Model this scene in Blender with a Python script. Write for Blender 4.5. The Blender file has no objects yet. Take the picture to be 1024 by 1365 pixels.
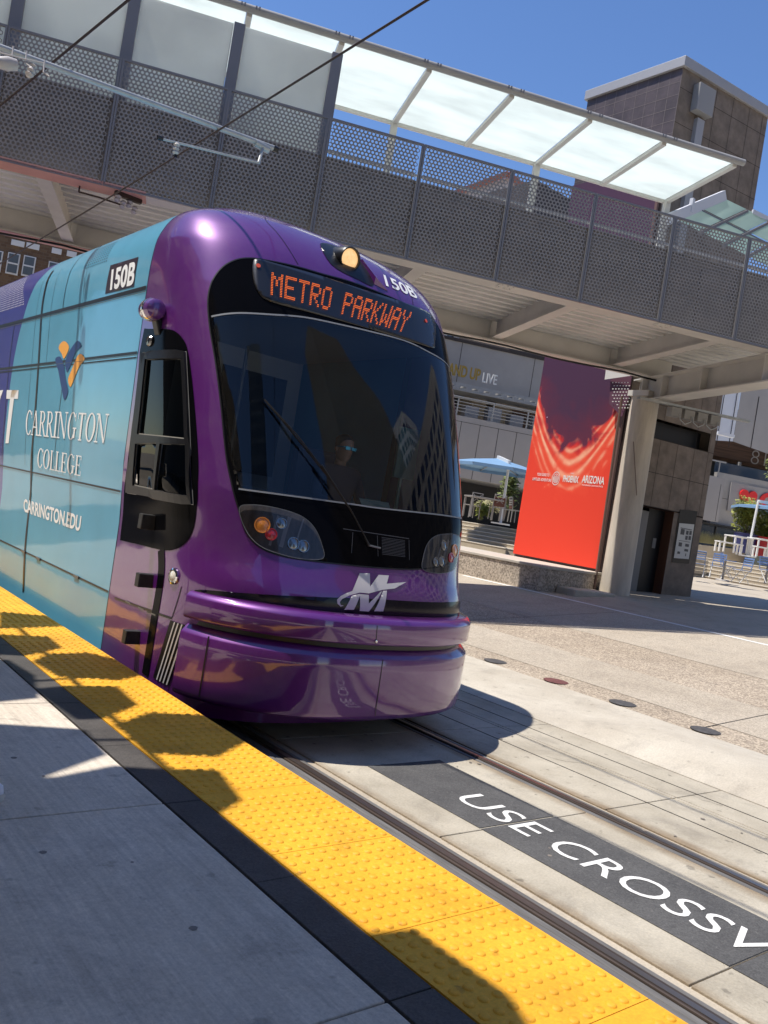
import bpy, bmesh, math, random
from mathutils import Vector, Matrix
from mathutils.geometry import delaunay_2d_cdt
random.seed(7)
scn=bpy.context.scene
# ---------------------------------------------------------------- camera
FPX=1119.0; TR=math.atan(0.162); AZ=math.atan(907/FPX)
Fv=Vector((math.sin(AZ),math.cos(AZ),0)); R0=Vector((math.cos(AZ),-math.sin(AZ),0)); U0=Vector((0,0,1))
Rv=R0*math.cos(TR)+U0*math.sin(TR); Uv=U0*math.cos(TR)-R0*math.sin(TR)
cd=bpy.data.cameras.new('camera'); cam=bpy.data.objects.new('camera',cd); scn.collection.objects.link(cam)
cd.sensor_fit='VERTICAL'; cd.sensor_height=36; cd.lens=FPX/1365*36; cd.clip_start=.05; cd.clip_end=2000
mt=Matrix((Rv,Uv,-Fv)).transposed().to_4x4(); mt.translation=Vector((0,0,1.715)); cam.matrix_world=mt
scn.camera=cam
# ---------------------------------------------------------------- light
wd=bpy.data.worlds.new('World'); scn.world=wd; wd.use_nodes=True
nt=wd.node_tree; nt.nodes.clear()
sk=nt.nodes.new('ShaderNodeTexSky'); sk.sky_type='NISHITA'; sk.sun_disc=False
SUN=Vector((-.36,.22,1.0)).normalized()
sk.sun_elevation=math.asin(SUN.z); sk.sun_rotation=math.atan2(SUN.x,SUN.y); sk.altitude=350; sk.air_density=1.0; sk.dust_density=.0; sk.ozone_density=3.5
bg=nt.nodes.new('ShaderNodeBackground'); bg.inputs[1].default_value=.15
ow=nt.nodes.new('ShaderNodeOutputWorld'); hsv=nt.nodes.new('ShaderNodeHueSaturation'); hsv.inputs['Saturation'].default_value=1.12; hsv.inputs['Hue'].default_value=.507; nt.links.new(sk.outputs[0],hsv.inputs['Color']); nt.links.new(hsv.outputs[0],bg.inputs[0]); nt.links.new(bg.outputs[0],ow.inputs[0])
sd=bpy.data.lights.new('sun','SUN'); sd.energy=4.9; sd.angle=math.radians(.53); sd.color=(1,.945,.87)
so=bpy.data.objects.new('sun',sd); scn.collection.objects.link(so); so.rotation_euler=SUN.to_track_quat('Z','Y').to_euler(); so.location=(-10,5,25)
scn.view_settings.view_transform='Standard'; scn.view_settings.look='None'; scn.view_settings.exposure=0.24; scn.view_settings.gamma=1
scn.cycles.max_bounces=8; scn.cycles.glossy_bounces=4; scn.cycles.transparent_max_bounces=16; scn.cycles.sample_clamp_indirect=8
# ---- shape of the tram body: a table of cross-section / centre-line values, t is a length along the profile
import math
XC=3.93; YJ=6.53
_T=[(.12,.12,1.29,4.90),(.6,.6,1.30,4.80),(1.0,1.0,1.305,4.74),(1.3,1.3,1.31,4.84),(1.7,1.7,1.35,4.97),(2.3,2.3,1.37,5.17),(3.0,2.99,1.39,5.44),
    (3.3,3.29,1.395,5.58),(3.55,3.53,1.38,5.69),(3.75,3.70,1.32,5.81),(3.92,3.83,1.22,5.95),(4.1,3.93,1.03,6.10),(4.35,4.01,.78,6.28),(4.7,4.055,.42,6.43),(5.1,4.065,.0,6.53)]
def _interp(t):
    if t<=_T[0][0]: return _T[0][1:]
    if t>=_T[-1][0]: return _T[-1][1:]
    for i in range(len(_T)-1):
        a,b=_T[i],_T[i+1]
        if t<=b[0]:
            h=b[0]-a[0]; u=(t-a[0])/h
            def der(j,k):
                def s(m): return (_T[m+1][k]-_T[m][k])/(_T[m+1][0]-_T[m][0])
                if j==0: return s(0)
                if j==len(_T)-1: return s(j-1)
                s0,s1=s(j-1),s(j)
                return 0 if s0*s1<=0 else 2*s0*s1/(s0+s1)
            out=[]
            for k in (1,2,3):
                d0,d1=der(i,k)*h,der(i+1,k)*h
                out.append((2*u**3-3*u*u+1)*a[k]+(u**3-2*u*u+u)*d0+(-2*u**3+3*u*u)*b[k]+(u**3-u*u)*d1)
            return tuple(out)
def _nD(t):
    n=3.0+.5*min(1,max(0,(t-1.2)/.5)) if t<3.2 else 3.5-1.2*min(1,(t-3.2)/.9)
    return n,1.0
def nose(p,t,_c={}):
    k=round(t,5)
    if k not in _c: _c[k]=_interp(t)
    z,W,Y0=_c[k]; n,D=_nD(t)
    Ye=min(YJ,Y0+D); D=Ye-Y0
    a=abs(p); s=1 if p>=0 else -1
    if a<=1:
        sn,cs=math.sin(a*math.pi/2),max(0,math.cos(a*math.pi/2)); r=(sn**n+cs**n)**(-1/n)
        x=W*r*sn; y=Y0+D*(1-r*cs)
    else: x=W; y=Ye+(a-1)
    return (XC+s*x,y,z)
def side(y,t,sg=-1):
    z,W,_=_interp(t)
    return (XC+sg*W,y,z)
def nrm(f,u,v,e=1e-3):
    a=f(u+e,v); b=f(u-e,v); c=f(u,v+e); d=f(u,v-e)
    A=[a[i]-b[i] for i in range(3)]; B=[c[i]-d[i] for i in range(3)]
    n=[A[1]*B[2]-A[2]*B[1],A[2]*B[0]-A[0]*B[2],A[0]*B[1]-A[1]*B[0]]
    l=math.sqrt(sum(q*q for q in n)) or 1
    return [q/l for q in n]
def bump(p,z,lo=True):
    # bumper plan curve
    W,Y0,D,n=1.33,4.44,1.15,2.3
    a=abs(p); s=1 if p>=0 else -1
    if a<=1:
        sn,cs=math.sin(a*math.pi/2),max(0,math.cos(a*math.pi/2)); r=(sn**n+cs**n)**(-1/n)
        x=W*r*sn; y=Y0+D*(1-r*cs)
    else: x=W; y=Y0+D+(a-1)
    return (XC+s*x,y,z)

def cv1(p,n=3.5):
    a=abs(p)
    if a>=1 or a==0: return p
    q=math.atan(math.tan(a*math.pi/2)**(2/n))*2/math.pi
    return q if p>0 else -q
def cv(L,n=3.5): return [(cv1(u,n),v) for u,v in L]
NC={'mask': [(-0.5632, 3.0555), (-0.5416, 3.2049), (-0.5078, 3.3281), (-0.4641, 3.413), (-0.4143, 3.459), (-0.3521, 3.4804), (-0.256, 3.5055), (-0.148, 3.5209), (-0.0244, 3.5466), (0.1404, 3.5459), (0.2807, 3.537), (0.3846, 3.5453), (0.4555, 3.4625), (0.56, 3.36), (0.53, 3.14), (0.55, 2.78), (0.54, 2.36), (0.55, 2.04), (0.54, 1.78), (0.4911, 1.6428), (0.4427, 1.4994), (0.359, 1.3918), (0.2586, 1.3325), (0.1377, 1.3069), (-0.0232, 1.2956), (-0.169, 1.2936), (-0.293, 1.2943), (-0.3702, 1.3034), (-0.433, 1.3408), (-0.4719, 1.4288), (-0.4876, 1.5731), (-0.5059, 1.7589), (-0.5205, 1.9381), (-0.5341, 2.2829), (-0.5465, 2.5739), (-0.5625, 2.8487)], 'glass': [(-0.553, 2.9233), (-0.4691, 2.9805), (-0.3626, 3.0308), (-0.2473, 3.0859), (-0.1117, 3.1188), (0.0448, 3.1484), (0.2092, 3.17), (0.3299, 3.1487), (0.4701, 3.115), (0.478, 2.7524), (0.4767, 2.3471), (0.4888, 2.0254), (0.4792, 1.7835), (0.3364, 1.7639), (0.1479, 1.747), (0.0069, 1.7349), (-0.1067, 1.7317), (-0.2755, 1.7228), (-0.4828, 1.7103), (-0.5088, 1.9417), (-0.526, 2.2855), (-0.5381, 2.5765)], 'sign': [(-0.4076, 3.2848), (-0.4082, 3.4274), (-0.3896, 3.4644), (-0.3291, 3.468), (-0.1495, 3.4917), (0.0704, 3.5133), (0.2439, 3.5386), (0.3727, 3.5569), (0.4221, 3.5117), (0.3823, 3.2649), (0.3348, 3.1972), (0.0464, 3.1693), (-0.1095, 3.1533), (-0.2446, 3.1386), (-0.3587, 3.133), (-0.3938, 3.1842)], 'led': [(-0.3489, 3.3769), (0.2674, 3.4652), (0.2064, 3.2333), (-0.3567, 3.1821)], 'num': [(0.1902, 3.8331), (0.53, 3.88), (0.3689, 3.6656), (0.1666, 3.6517)], 'lensL': [(-0.4851, 1.5807), (-0.4417, 1.618), (-0.3701, 1.6202), (-0.296, 1.5916), (-0.2519, 1.5234), (-0.2284, 1.4133), (-0.2255, 1.3214), (-0.2929, 1.2989), (-0.37, 1.3124), (-0.4327, 1.3498), (-0.4714, 1.4379)], 'lensR': [(0.1633, 1.3385), (0.1901, 1.4751), (0.2242, 1.5856), (0.2844, 1.6385), (0.3722, 1.6484), (0.4403, 1.6389), (0.4179, 1.5115), (0.3471, 1.4092), (0.2587, 1.3532)], 'lights': [(-0.4196, 1.4906), (-0.3948, 1.4356), (-0.3267, 1.3947), (-0.2945, 1.3852), (0.2273, 1.5342), (0.3432, 1.5294), (0.2765, 1.4783), (0.2323, 1.4058), (0.198, 1.4127)], 'marker': [(-0.8138, 1.0382), (-0.8597, 1.0258), (-0.7731, 1.0496), (-0.8166, 1.1073), (-0.803, 0.9657)], 'toplight': [(-0.0254, 3.8004), (-0.0099, 4.1225), (0.27, 4.28), (0.0764, 3.6415), (-0.0059, 3.6374), (-0.0877, 3.6396)], 'M_U': [(-0.0776, 1.2452), (-0.0311, 1.2504), (-0.0358, 1.1593), (0.0095, 1.2473), (0.0581, 1.2494), (0.0434, 1.1893), (0.1408, 1.2149), (0.0798, 1.161), (0.0196, 1.1431), (-0.0449, 1.1105), (-0.0853, 1.1114), (-0.1296, 1.0863), (-0.1595, 1.0569), (-0.1676, 1.0354), (-0.1636, 1.0154), (-0.1504, 1.0119), (-0.1628, 1.0051), (-0.1769, 1.0239), (-0.1796, 1.049), (-0.1655, 1.0762), (-0.1415, 1.0997), (-0.1165, 1.1182)], 'M_L1': [(-0.1198, 1.0846), (-0.0868, 1.1021), (-0.0831, 1.0996), (-0.107, 0.9889), (-0.1462, 0.9841)], 'M_L2': [(-0.0856, 1.1013), (-0.0452, 1.1003), (-0.0451, 1.0405), (0.0084, 1.1273), (0.0169, 1.1325), (-0.0406, 0.9833), (-0.0811, 0.9833)], 'M_L3': [(0.0212, 1.1351), (0.0408, 1.1406), (0.0249, 0.9901), (-0.017, 0.9879)], 'cabmask': [(-1.0884, 2.8503), (-0.8229, 2.8208), (-0.7367, 2.7942), (-0.6873, 2.7327), (-0.6648, 2.6533), (-0.6508, 2.4828), (-0.6384, 2.2277), (-0.6285, 1.9808), (-0.6264, 1.7987), (-0.6363, 1.617), (-0.6449, 1.5572), (-0.6741, 1.4001), (-0.7227, 1.2873), (-0.8133, 1.2152), (-0.9576, 1.1841), (-1.2523, 1.1752), (-1.6817, 1.1591), (-1.5535, 1.5413), (-1.3501, 1.9958), (-1.19, 2.6639)], 'wframe': [(-1.1137, 2.645), (-0.6701, 2.6329), (-0.6652, 2.2237), (-0.6591, 1.5584), (-1.4557, 1.5451)], 'wtop': [(-1.0315, 2.5914), (-0.6919, 2.5784), (-0.682, 1.9959), (-1.201, 2.0041)], 'wbl': [(-1.2351, 1.9286), (-0.8963, 1.9502), (-0.9507, 1.6068), (-1.3015, 1.6102)], 'wbr': [(-0.8635, 1.946), (-0.6774, 1.9595), (-0.6777, 1.6073), (-0.9308, 1.6093)], 'ball': [(-0.9531, 2.9784), (-1.1881, 3.0018), (-0.8084, 2.9593), (-0.9474, 3.0713), (-0.9578, 2.8854), (-0.9848, 2.7665)], 'blocks': [(-1.2067, 1.3843), (-0.876, 1.3166), (-1.3125, 0.9413), (-0.9324, 0.8954), (-1.2117, 0.5081), (-0.8838, 0.4754), (-0.9871, 1.1741), (-0.8815, 1.1961), (-0.9132, 0.2747), (-0.8279, 0.3117)], 'stripes': [(-0.7769, 0.7283), (-0.669, 0.7272), (-0.6946, 0.2789), (-0.8018, 0.2918)], 'seam': [(-1.6968, 0.7044), (-0.7702, 0.749)], 'bodyline': [(-0.7543, 0.9105), (-0.7702, 0.749)], 'wiper': [(-0.4286, 2.3608), (-0.3816, 2.2369), (-0.3308, 2.1274), (-0.2433, 1.928), (-0.1954, 1.8244), (-0.0493, 1.4765), (-0.0348, 1.443)], 'roofseam': [(-0.57, 4.36), (-0.3267, 3.8367), (-0.2492, 3.5205), (0.4, 4.18), (0.49, 4.02), (0.2948, 3.576)]}
SC={'sticker': [(7.4694, 3.4919), (6.837, 3.4801), (6.8099, 3.2223), (7.4628, 3.227)], 'num': [(7.3997, 3.4416), (6.843, 3.4481), (6.8197, 3.2319), (7.3474, 3.2449)], 'carr': [(9.3637, 2.1723), (6.9718, 2.1566), (6.9777, 1.9097), (9.3047, 1.9181)], 'coll': [(8.7974, 1.7948), (7.4948, 1.7758), (7.4926, 1.5989), (8.7801, 1.6047)], 'edu': [(9.1646, 1.2523), (7.3939, 1.255), (7.3871, 1.1161), (9.0991, 1.1195)], 'T': [(10.2338, 2.4003), (9.7608, 2.3945), (9.7399, 2.2966), (9.9007, 2.2972), (9.8837, 1.8021), (10.0132, 1.7973), (10.054, 2.2979), (10.2113, 2.2985)], 'Y': [(10.5466, 2.399), (10.3895, 2.4023), (10.4585, 2.3202), (10.485, 2.2685)], 'leaf1': [(8.5444, 2.7943), (8.5307, 2.8377), (8.4176, 2.8633), (8.2812, 2.8238), (8.2436, 2.7717), (8.3471, 2.6859), (8.433, 2.7376)], 'leaf2': [(8.0681, 2.833), (7.9665, 2.8313), (7.9011, 2.775), (8.0295, 2.7328), (8.1896, 2.5555), (8.2938, 2.6377), (8.238, 2.7357)], 'leaf3': [(8.6141, 2.6868), (8.5433, 2.7134), (8.4496, 2.7019), (8.3203, 2.617), (8.215, 2.4778), (8.1032, 2.3628), (8.1762, 2.279), (8.2929, 2.3792), (8.4781, 2.5715)], 'leaf4': [(7.7637, 2.6586), (7.8807, 2.7105), (7.9721, 2.6883), (8.0866, 2.5594), (8.1467, 2.4763), (8.0608, 2.4043), (8.0021, 2.4452), (7.8918, 2.5811)], 'seam1': [(10.9285, 3.1797), (6.5348, 3.1773)], 'seam2': [(10.6598, 2.6404), (6.51, 2.6647)], 'seam3': [(10.1857, 1.5428), (6.5029, 1.5388)], 'seam4': [(9.8304, 0.736), (6.4771, 0.7222)], 'vseam': [(9.3542, 3.7238), (9.3162, 3.3852), (9.2846, 3.1847), (9.1584, 2.6703), (9.0343, 2.0231), (8.9819, 1.6175), (8.8929, 0.8527), (8.7273, 0.3421)], 'vseam2': [(8.6381, 3.7234), (8.6927, 3.444), (8.6717, 3.2006), (8.3069, 2.6382), (8.2933, 2.1089), (8.2542, 1.6587)], 'dark': [(9.5065, 3.8811), (9.5839, 3.6958), (9.7847, 3.522), (9.9473, 3.2307), (9.9917, 3.1494), (10.0909, 2.8739), (10.1354, 2.3183), (10.0631, 1.5565)], 'dots': [(7.4953, 3.7832), (7.5514, 3.5527), (8.0984, 3.5565), (8.021, 3.7465), (10.4249, 3.8194), (10.246, 3.3933), (11.0334, 3.3571), (11.034, 3.7642)]}
BC={'seamv': [(-0.1072, 0.9912), (-0.0994, 0.8128), (-0.0609, 0.723), (-0.0559, 0.2887)], 'seaml': [(-0.6692, 0.7348), (-0.6587, 0.2829)]}
# ---------------------------------------------------------------- helpers
COL=scn.collection
def lin(c): return tuple((x/12.92 if x<=.04045 else ((x+.055)/1.055)**2.4) for x in c)
def mat(name,col,rough=.6,metal=0,var=.0,scale=4,bump=0,bscale=60,coat=0,spec=.5,col2=None,emit=None,estr=0,stretch=None,detail=6,pos=.5,alpha=1,speck=None):
    m=bpy.data.materials.new(name); m.use_nodes=True; t=m.node_tree; b=t.nodes['Principled BSDF']
    b.inputs['Base Color'].default_value=(*col,1); b.inputs['Roughness'].default_value=rough; b.inputs['Metallic'].default_value=metal
    b.inputs['Coat Weight'].default_value=coat; b.inputs['Coat Roughness'].default_value=.04; b.inputs['Specular IOR Level'].default_value=spec
    if emit: b.inputs['Emission Color'].default_value=(*emit,1); b.inputs['Emission Strength'].default_value=estr
    if alpha<1: b.inputs['Alpha'].default_value=alpha
    N=t.nodes; L=t.links
    if var or bump or col2 or speck:
        tc=N.new('ShaderNodeTexCoord'); mp=N.new('ShaderNodeMapping'); L.new(tc.outputs['Object'],mp.inputs[0])
        if stretch: mp.inputs['Scale'].default_value=stretch
    if var or col2:
        n=N.new('ShaderNodeTexNoise'); n.inputs['Scale'].default_value=scale; n.inputs['Detail'].default_value=detail; n.inputs['Roughness'].default_value=.62
        L.new(mp.outputs[0],n.inputs[0])
        r=N.new('ShaderNodeValToRGB'); L.new(n.outputs[0],r.inputs[0])
        c2=col2 if col2 else tuple(min(1,x*(1+var)) for x in col); c1=col if col2 else tuple(x*(1-var) for x in col)
        r.color_ramp.elements[0].position=pos-.18; r.color_ramp.elements[0].color=(*c1,1); r.color_ramp.elements[1].position=pos+.18; r.color_ramp.elements[1].color=(*c2,1)
        src=r.outputs[0]
        if speck:
            n3=N.new('ShaderNodeTexVoronoi'); n3.inputs['Scale'].default_value=speck[0]; L.new(mp.outputs[0],n3.inputs[0])
            mx=N.new('ShaderNodeMix'); mx.data_type='RGBA'; mx.blend_type='MULTIPLY'; mx.inputs[0].default_value=speck[1]
            bw=N.new('ShaderNodeSeparateColor'); L.new(n3.outputs['Color'],bw.inputs[0]); L.new(src,mx.inputs[6]); L.new(bw.outputs[0],mx.inputs[7]); 
            hs=N.new('ShaderNodeHueSaturation'); hs.inputs['Saturation'].default_value=1.0; hs.inputs['Value'].default_value=1+speck[1]*.75; L.new(mx.outputs[2],hs.inputs['Color']); src=hs.outputs[0]
        L.new(src,b.inputs['Base Color'])
    if bump:
        n2=N.new('ShaderNodeTexNoise'); n2.inputs['Scale'].default_value=bscale; n2.inputs['Detail'].default_value=8; L.new(mp.outputs[0],n2.inputs[0])
        bp=N.new('ShaderNodeBump'); bp.inputs['Strength'].default_value=bump; bp.inputs['Distance'].default_value=.01; L.new(n2.outputs[0],bp.inputs['Height']); L.new(bp.outputs[0],b.inputs['Normal'])
    return m
def gmat(name,c1,c2,big=1.1,streak=0,agg=0,aggs=90,stain=.5,spots=.4,rough=.85,bump=.5,tint=0,wear=None):
    # weathered ground: broad blotches, fine grain, aggregate, dark stains and specks
    m=bpy.data.materials.new(name); m.use_nodes=True; t=m.node_tree; N=t.nodes; L=t.links; bb=N['Principled BSDF']; bb.inputs['Roughness'].default_value=rough
    tc=N.new('ShaderNodeTexCoord')
    def noise(sc,det=6,ro=.6,st=None,dist=0):
        n=N.new('ShaderNodeTexNoise'); n.inputs['Scale'].default_value=sc; n.inputs['Detail'].default_value=det; n.inputs['Roughness'].default_value=ro; n.inputs['Distortion'].default_value=dist
        if st: mp=N.new('ShaderNodeMapping'); mp.inputs['Scale'].default_value=st; L.new(tc.outputs['Object'],mp.inputs[0]); L.new(mp.outputs[0],n.inputs[0])
        else: L.new(tc.outputs['Object'],n.inputs[0])
        return n.outputs[0]
    def ramp(src,a,b,ca,cb):
        r=N.new('ShaderNodeValToRGB'); e=r.color_ramp.elements; e[0].position=a; e[1].position=b; e[0].color=(*ca,1); e[1].color=(*cb,1); L.new(src,r.inputs[0]); return r.outputs[0]
    def mul(a,b,f=1):
        x=N.new('ShaderNodeMix'); x.data_type='RGBA'; x.blend_type='MULTIPLY'; x.inputs[0].default_value=f; L.new(a,x.inputs[6]); L.new(b,x.inputs[7]); return x.outputs[2]
    col=ramp(noise(big,8,.65),.36,.64,c1,c2)
    fine=noise(70,5,.75); col=mul(col,ramp(fine,.3,.7,(.80,.80,.80),(1.12,1.12,1.12)))
    h=fine
    if agg:
        v=N.new('ShaderNodeTexVoronoi'); v.inputs['Scale'].default_value=aggs; L.new(tc.outputs['Object'],v.inputs[0]); s=N.new('ShaderNodeSeparateColor'); L.new(v.outputs['Color'],s.inputs[0])
        col=mul(col,ramp(s.outputs[0],.0,1.0,(1-agg*.75,1-agg*.8,1-agg*.8),(1+agg*.55,1+agg*.5,1+agg*.45)))
    if streak: col=mul(col,ramp(noise(42,4,.7,(1,.035,1)),.32,.68,(1-streak,)*3,(1+streak*.6,)*3))
    if stain: col=mul(col,ramp(noise(2.3,9,.72,None,.6),.50,.72,(1,1,1),(1-stain*.55,1-stain*.55,1-stain*.52)))
    if spots: col=mul(col,ramp(noise(11,3,.5),.66,.72,(1,1,1),(1-spots,1-spots,1-spots)))
    if wear: x=N.new('ShaderNodeMix'); x.data_type='RGBA'; L.new(ramp(noise(38,8,.8),.585,.66,(0,0,0),(1,1,1)),x.inputs[0]); L.new(col,x.inputs[6]); x.inputs[7].default_value=(*wear,1); col=x.outputs[2]
    if tint:   # brake dust and rust lying along the rails (world x of each rail)
        sp=N.new('ShaderNodeSeparateXYZ'); L.new(tc.outputs['Object'],sp.inputs[0])
        for xr in tint:
            d=N.new('ShaderNodeMath'); d.operation='SUBTRACT'; L.new(sp.outputs[0],d.inputs[0]); d.inputs[1].default_value=xr
            a=N.new('ShaderNodeMath'); a.operation='ABSOLUTE'; L.new(d.outputs[0],a.inputs[0])
            q=N.new('ShaderNodeMath'); q.operation='MULTIPLY_ADD'; L.new(noise(6,6,.7,(1,.3,1)),q.inputs[0]); q.inputs[1].default_value=-.22; L.new(a.outputs[0],q.inputs[2])
            col=mul(col,ramp(q.outputs[0],.0,.10,(.62,.53,.44),(1,1,1)))
    L.new(col,bb.inputs['Base Color'])
    bp=N.new('ShaderNodeBump'); bp.inputs['Strength'].default_value=bump; bp.inputs['Distance'].default_value=.006; L.new(h,bp.inputs['Height']); L.new(bp.outputs[0],bb.inputs['Normal'])
    return m
def glass(name,tint=.35,refl=1.0,col=(.8,.9,1),rough=.01,ior=1.5):
    m=bpy.data.materials.new(name); m.use_nodes=True; t=m.node_tree; N=t.nodes; L=t.links; N.clear()
    o=N.new('ShaderNodeOutputMaterial'); mx=N.new('ShaderNodeMixShader'); tr=N.new('ShaderNodeBsdfTransparent'); gl=N.new('ShaderNodeBsdfGlossy'); fr=N.new('ShaderNodeFresnel')
    tr.inputs[0].default_value=(col[0]*tint,col[1]*tint,col[2]*tint,1); gl.inputs[0].default_value=(refl,refl,refl,1); gl.inputs['Roughness'].default_value=rough; fr.inputs[0].default_value=ior
    L.new(fr.outputs[0],mx.inputs[0]); L.new(tr.outputs[0],mx.inputs[1]); L.new(gl.outputs[0],mx.inputs[2]); L.new(mx.outputs[0],o.inputs[0]); return m
ROOT={}
def tag(o,label=None,cat=None,group=None,kind=None):
    if label: o['label']=label
    if cat: o['category']=cat
    if group: o['group']=group
    if kind: o['kind']=kind
    return o
def thing(name,label,cat,loc=(0,0,0),rz=0,group=None):
    o=bpy.data.objects.new(name,None); COL.objects.link(o); o.location=loc; o.rotation_euler=(0,0,rz); o.empty_display_size=.2
    ROOT[o.name]=(Matrix.Translation(Vector(loc))@Matrix.Rotation(rz,4,'Z')).inverted()
    return tag(o,label,cat,group)
class MB:
    def __init__(s): s.v=[]; s.f=[]
    def add(s,vs,fs):
        n=len(s.v); s.v+= [tuple(v) for v in vs]; s.f+=[tuple(i+n for i in f) for f in fs]; return s
    def box(s,x0,x1,y0,y1,z0,z1):
        v=[(x,y,z) for z in (z0,z1) for y in (y0,y1) for x in (x0,x1)]
        return s.add(v,[(0,2,3,1),(4,5,7,6),(0,1,5,4),(2,6,7,3),(0,4,6,2),(1,3,7,5)])
    def bar(s,a,b,w,h,up=(0,0,1)):
        a=Vector(a);b=Vector(b);d=(b-a).normalized();u=Vector(up); x=d.cross(u)
        if x.length<1e-4: x=d.cross(Vector((1,0,0)))
        x.normalize(); y=x.cross(d).normalized(); v=[]
        for p in (a,b):
            for sx,sy in ((-1,-1),(1,-1),(1,1),(-1,1)): v.append(p+x*(w/2*sx)+y*(h/2*sy))
        return s.add(v,[(3,2,1,0),(4,5,6,7),(0,1,5,4),(1,2,6,5),(2,3,7,6),(3,0,4,7)])
    def tube(s,pts,r,n=10,cap=True):
        pts=[Vector(p) for p in pts]; rs=r if isinstance(r,(list,tuple)) else [r]*len(pts); v=[];f=[]
        for i,p in enumerate(pts):
            d=(pts[min(i+1,len(pts)-1)]-pts[max(i-1,0)]).normalized(); x=d.cross(Vector((0,0,1)))
            if x.length<1e-3: x=d.cross(Vector((1,0,0)))
            x.normalize(); y=x.cross(d)
            for k in range(n):
                a=2*math.pi*k/n; v.append(p+x*(rs[i]*math.cos(a))+y*(rs[i]*math.sin(a)))
        for i in range(len(pts)-1):
            for k in range(n): f.append((i*n+k,i*n+(k+1)%n,(i+1)*n+(k+1)%n,(i+1)*n+k))
        if cap: f.append(tuple(range(n))); f.append(tuple(range(len(pts)*n-1,(len(pts)-1)*n-1,-1)))
        return s.add(v,f)
    def prism(s,poly,z0,z1,fn=None):
        n=len(poly); fn=fn or (lambda a,b,c:(a,b,c))
        v=[fn(x,y,z0) for x,y in poly]+[fn(x,y,z1) for x,y in poly]
        return s.add(v,[tuple(range(n-1,-1,-1)),tuple(range(n,2*n))]+[(i,(i+1)%n,n+(i+1)%n,n+i) for i in range(n)])
    def lathe(s,prof,c,ax=(0,0,1),n=20):
        ax=Vector(ax).normalized(); x=ax.cross(Vector((0,0,1)))
        if x.length<1e-3: x=Vector((1,0,0))
        x.normalize(); y=ax.cross(x); c=Vector(c); v=[];f=[]
        for r,h in prof:
            for k in range(n):
                a=2*math.pi*k/n; v.append(c+ax*h+x*(r*math.cos(a))+y*(r*math.sin(a)))
        for i in range(len(prof)-1):
            for k in range(n): f.append((i*n+k,i*n+(k+1)%n,(i+1)*n+(k+1)%n,(i+1)*n+k))
        return s.add(v,f)
    def grid(s,P,closed=False):
        nr=len(P); nc=len(P[0]); v=[q for r in P for q in r]
        return s.add(v,[(i*nc+j,i*nc+j+1,(i+1)*nc+j+1,(i+1)*nc+j) for i in range(nr-1) for j in range(nc-1)])
    def build(s,name,m,parent=None,smooth=False,world=True,bevel=0,angle=40,fix=True):
        me=bpy.data.meshes.new(name); vs=s.v
        r=parent
        while r is not None and r.parent is not None: r=r.parent
        if r is not None and world and r.name in ROOT:
            I=ROOT[r.name]; vs=[I@Vector(v) for v in vs]
        me.from_pydata([tuple(v) for v in vs],[],s.f); me.materials.append(m)
        if fix:
            bm=bmesh.new(); bm.from_mesh(me); bmesh.ops.recalc_face_normals(bm,faces=bm.faces); bm.to_mesh(me); bm.free()
        if smooth:
            for p in me.polygons: p.use_smooth=True
        me.update(); o=bpy.data.objects.new(name,me); COL.objects.link(o)
        if parent is not None: o.parent=parent
        if bevel:
            b=o.modifiers.new('bevel','BEVEL'); b.width=bevel; b.segments=2; b.limit_method='ANGLE'; b.angle_limit=math.radians(angle)
        if smooth and smooth!='all':
            try: me.set_sharp_from_angle(angle=math.radians(angle))
            except Exception: pass
        return o
def copy_tree(o,parent=None):
    c=o.copy(); COL.objects.link(c)
    if parent is not None: c.parent=parent
    for ch in list(o.children): copy_tree(ch,c)
    return c
def crom(P,k=6,closed=True):
    out=[];n=len(P)
    for i in range(n if closed else n-1):
        g=lambda j:P[j%n] if closed else P[max(0,min(n-1,j))]
        a,b,c,d=g(i-1),g(i),g(i+1),g(i+2)
        for j in range(k):
            u=j/k; out.append(tuple(.5*((2*b[m])+(-a[m]+c[m])*u+(2*a[m]-5*b[m]+4*c[m]-d[m])*u*u+(-a[m]+3*b[m]-3*c[m]+d[m])*u**3) for m in range(2)))
    if not closed: out.append(tuple(P[-1]))
    return out
def inside(p,poly):
    x,y=p; c=False; n=len(poly); j=n-1
    for i in range(n):
        xi,yi=poly[i]; xj,yj=poly[j]
        if (yi>y)!=(yj>y) and x<(xj-xi)*(y-yi)/(yj-yi)+xi: c=not c
        j=i
    return c
def cdt(outline,holes=(),step=(.03,.04)):
    vs=[];ed=[]
    def addloop(L,dens=True):
        pts=[]
        for i,a in enumerate(L):
            b=L[(i+1)%len(L)]; d=max(abs(b[0]-a[0])/step[0],abs(b[1]-a[1])/step[1]); k=max(1,int(math.ceil(d)))
            for j in range(k): pts.append((a[0]+(b[0]-a[0])*j/k,a[1]+(b[1]-a[1])*j/k))
        n0=len(vs); vs.extend(pts); ed.extend([(n0+i,n0+(i+1)%len(pts)) for i in range(len(pts))])
    addloop(outline)
    for h in holes: addloop(h)
    us=[p[0] for p in outline]; ws=[p[1] for p in outline]
    u=min(us)
    while u<max(us):
        w=min(ws)
        while w<max(ws):
            if inside((u,w),outline): vs.append((u,w))
            w+=step[1]
        u+=step[0]
    r=delaunay_2d_cdt([Vector(v) for v in vs],ed,[],0,1e-6)
    V=[tuple(v) for v in r[0]]; F=[]
    for f in r[2]:
        c=(sum(V[i][0] for i in f)/len(f),sum(V[i][1] for i in f)/len(f))
        if inside(c,outline) and not any(inside(c,h) for h in holes): F.append(tuple(f))
    return V,F
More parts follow.
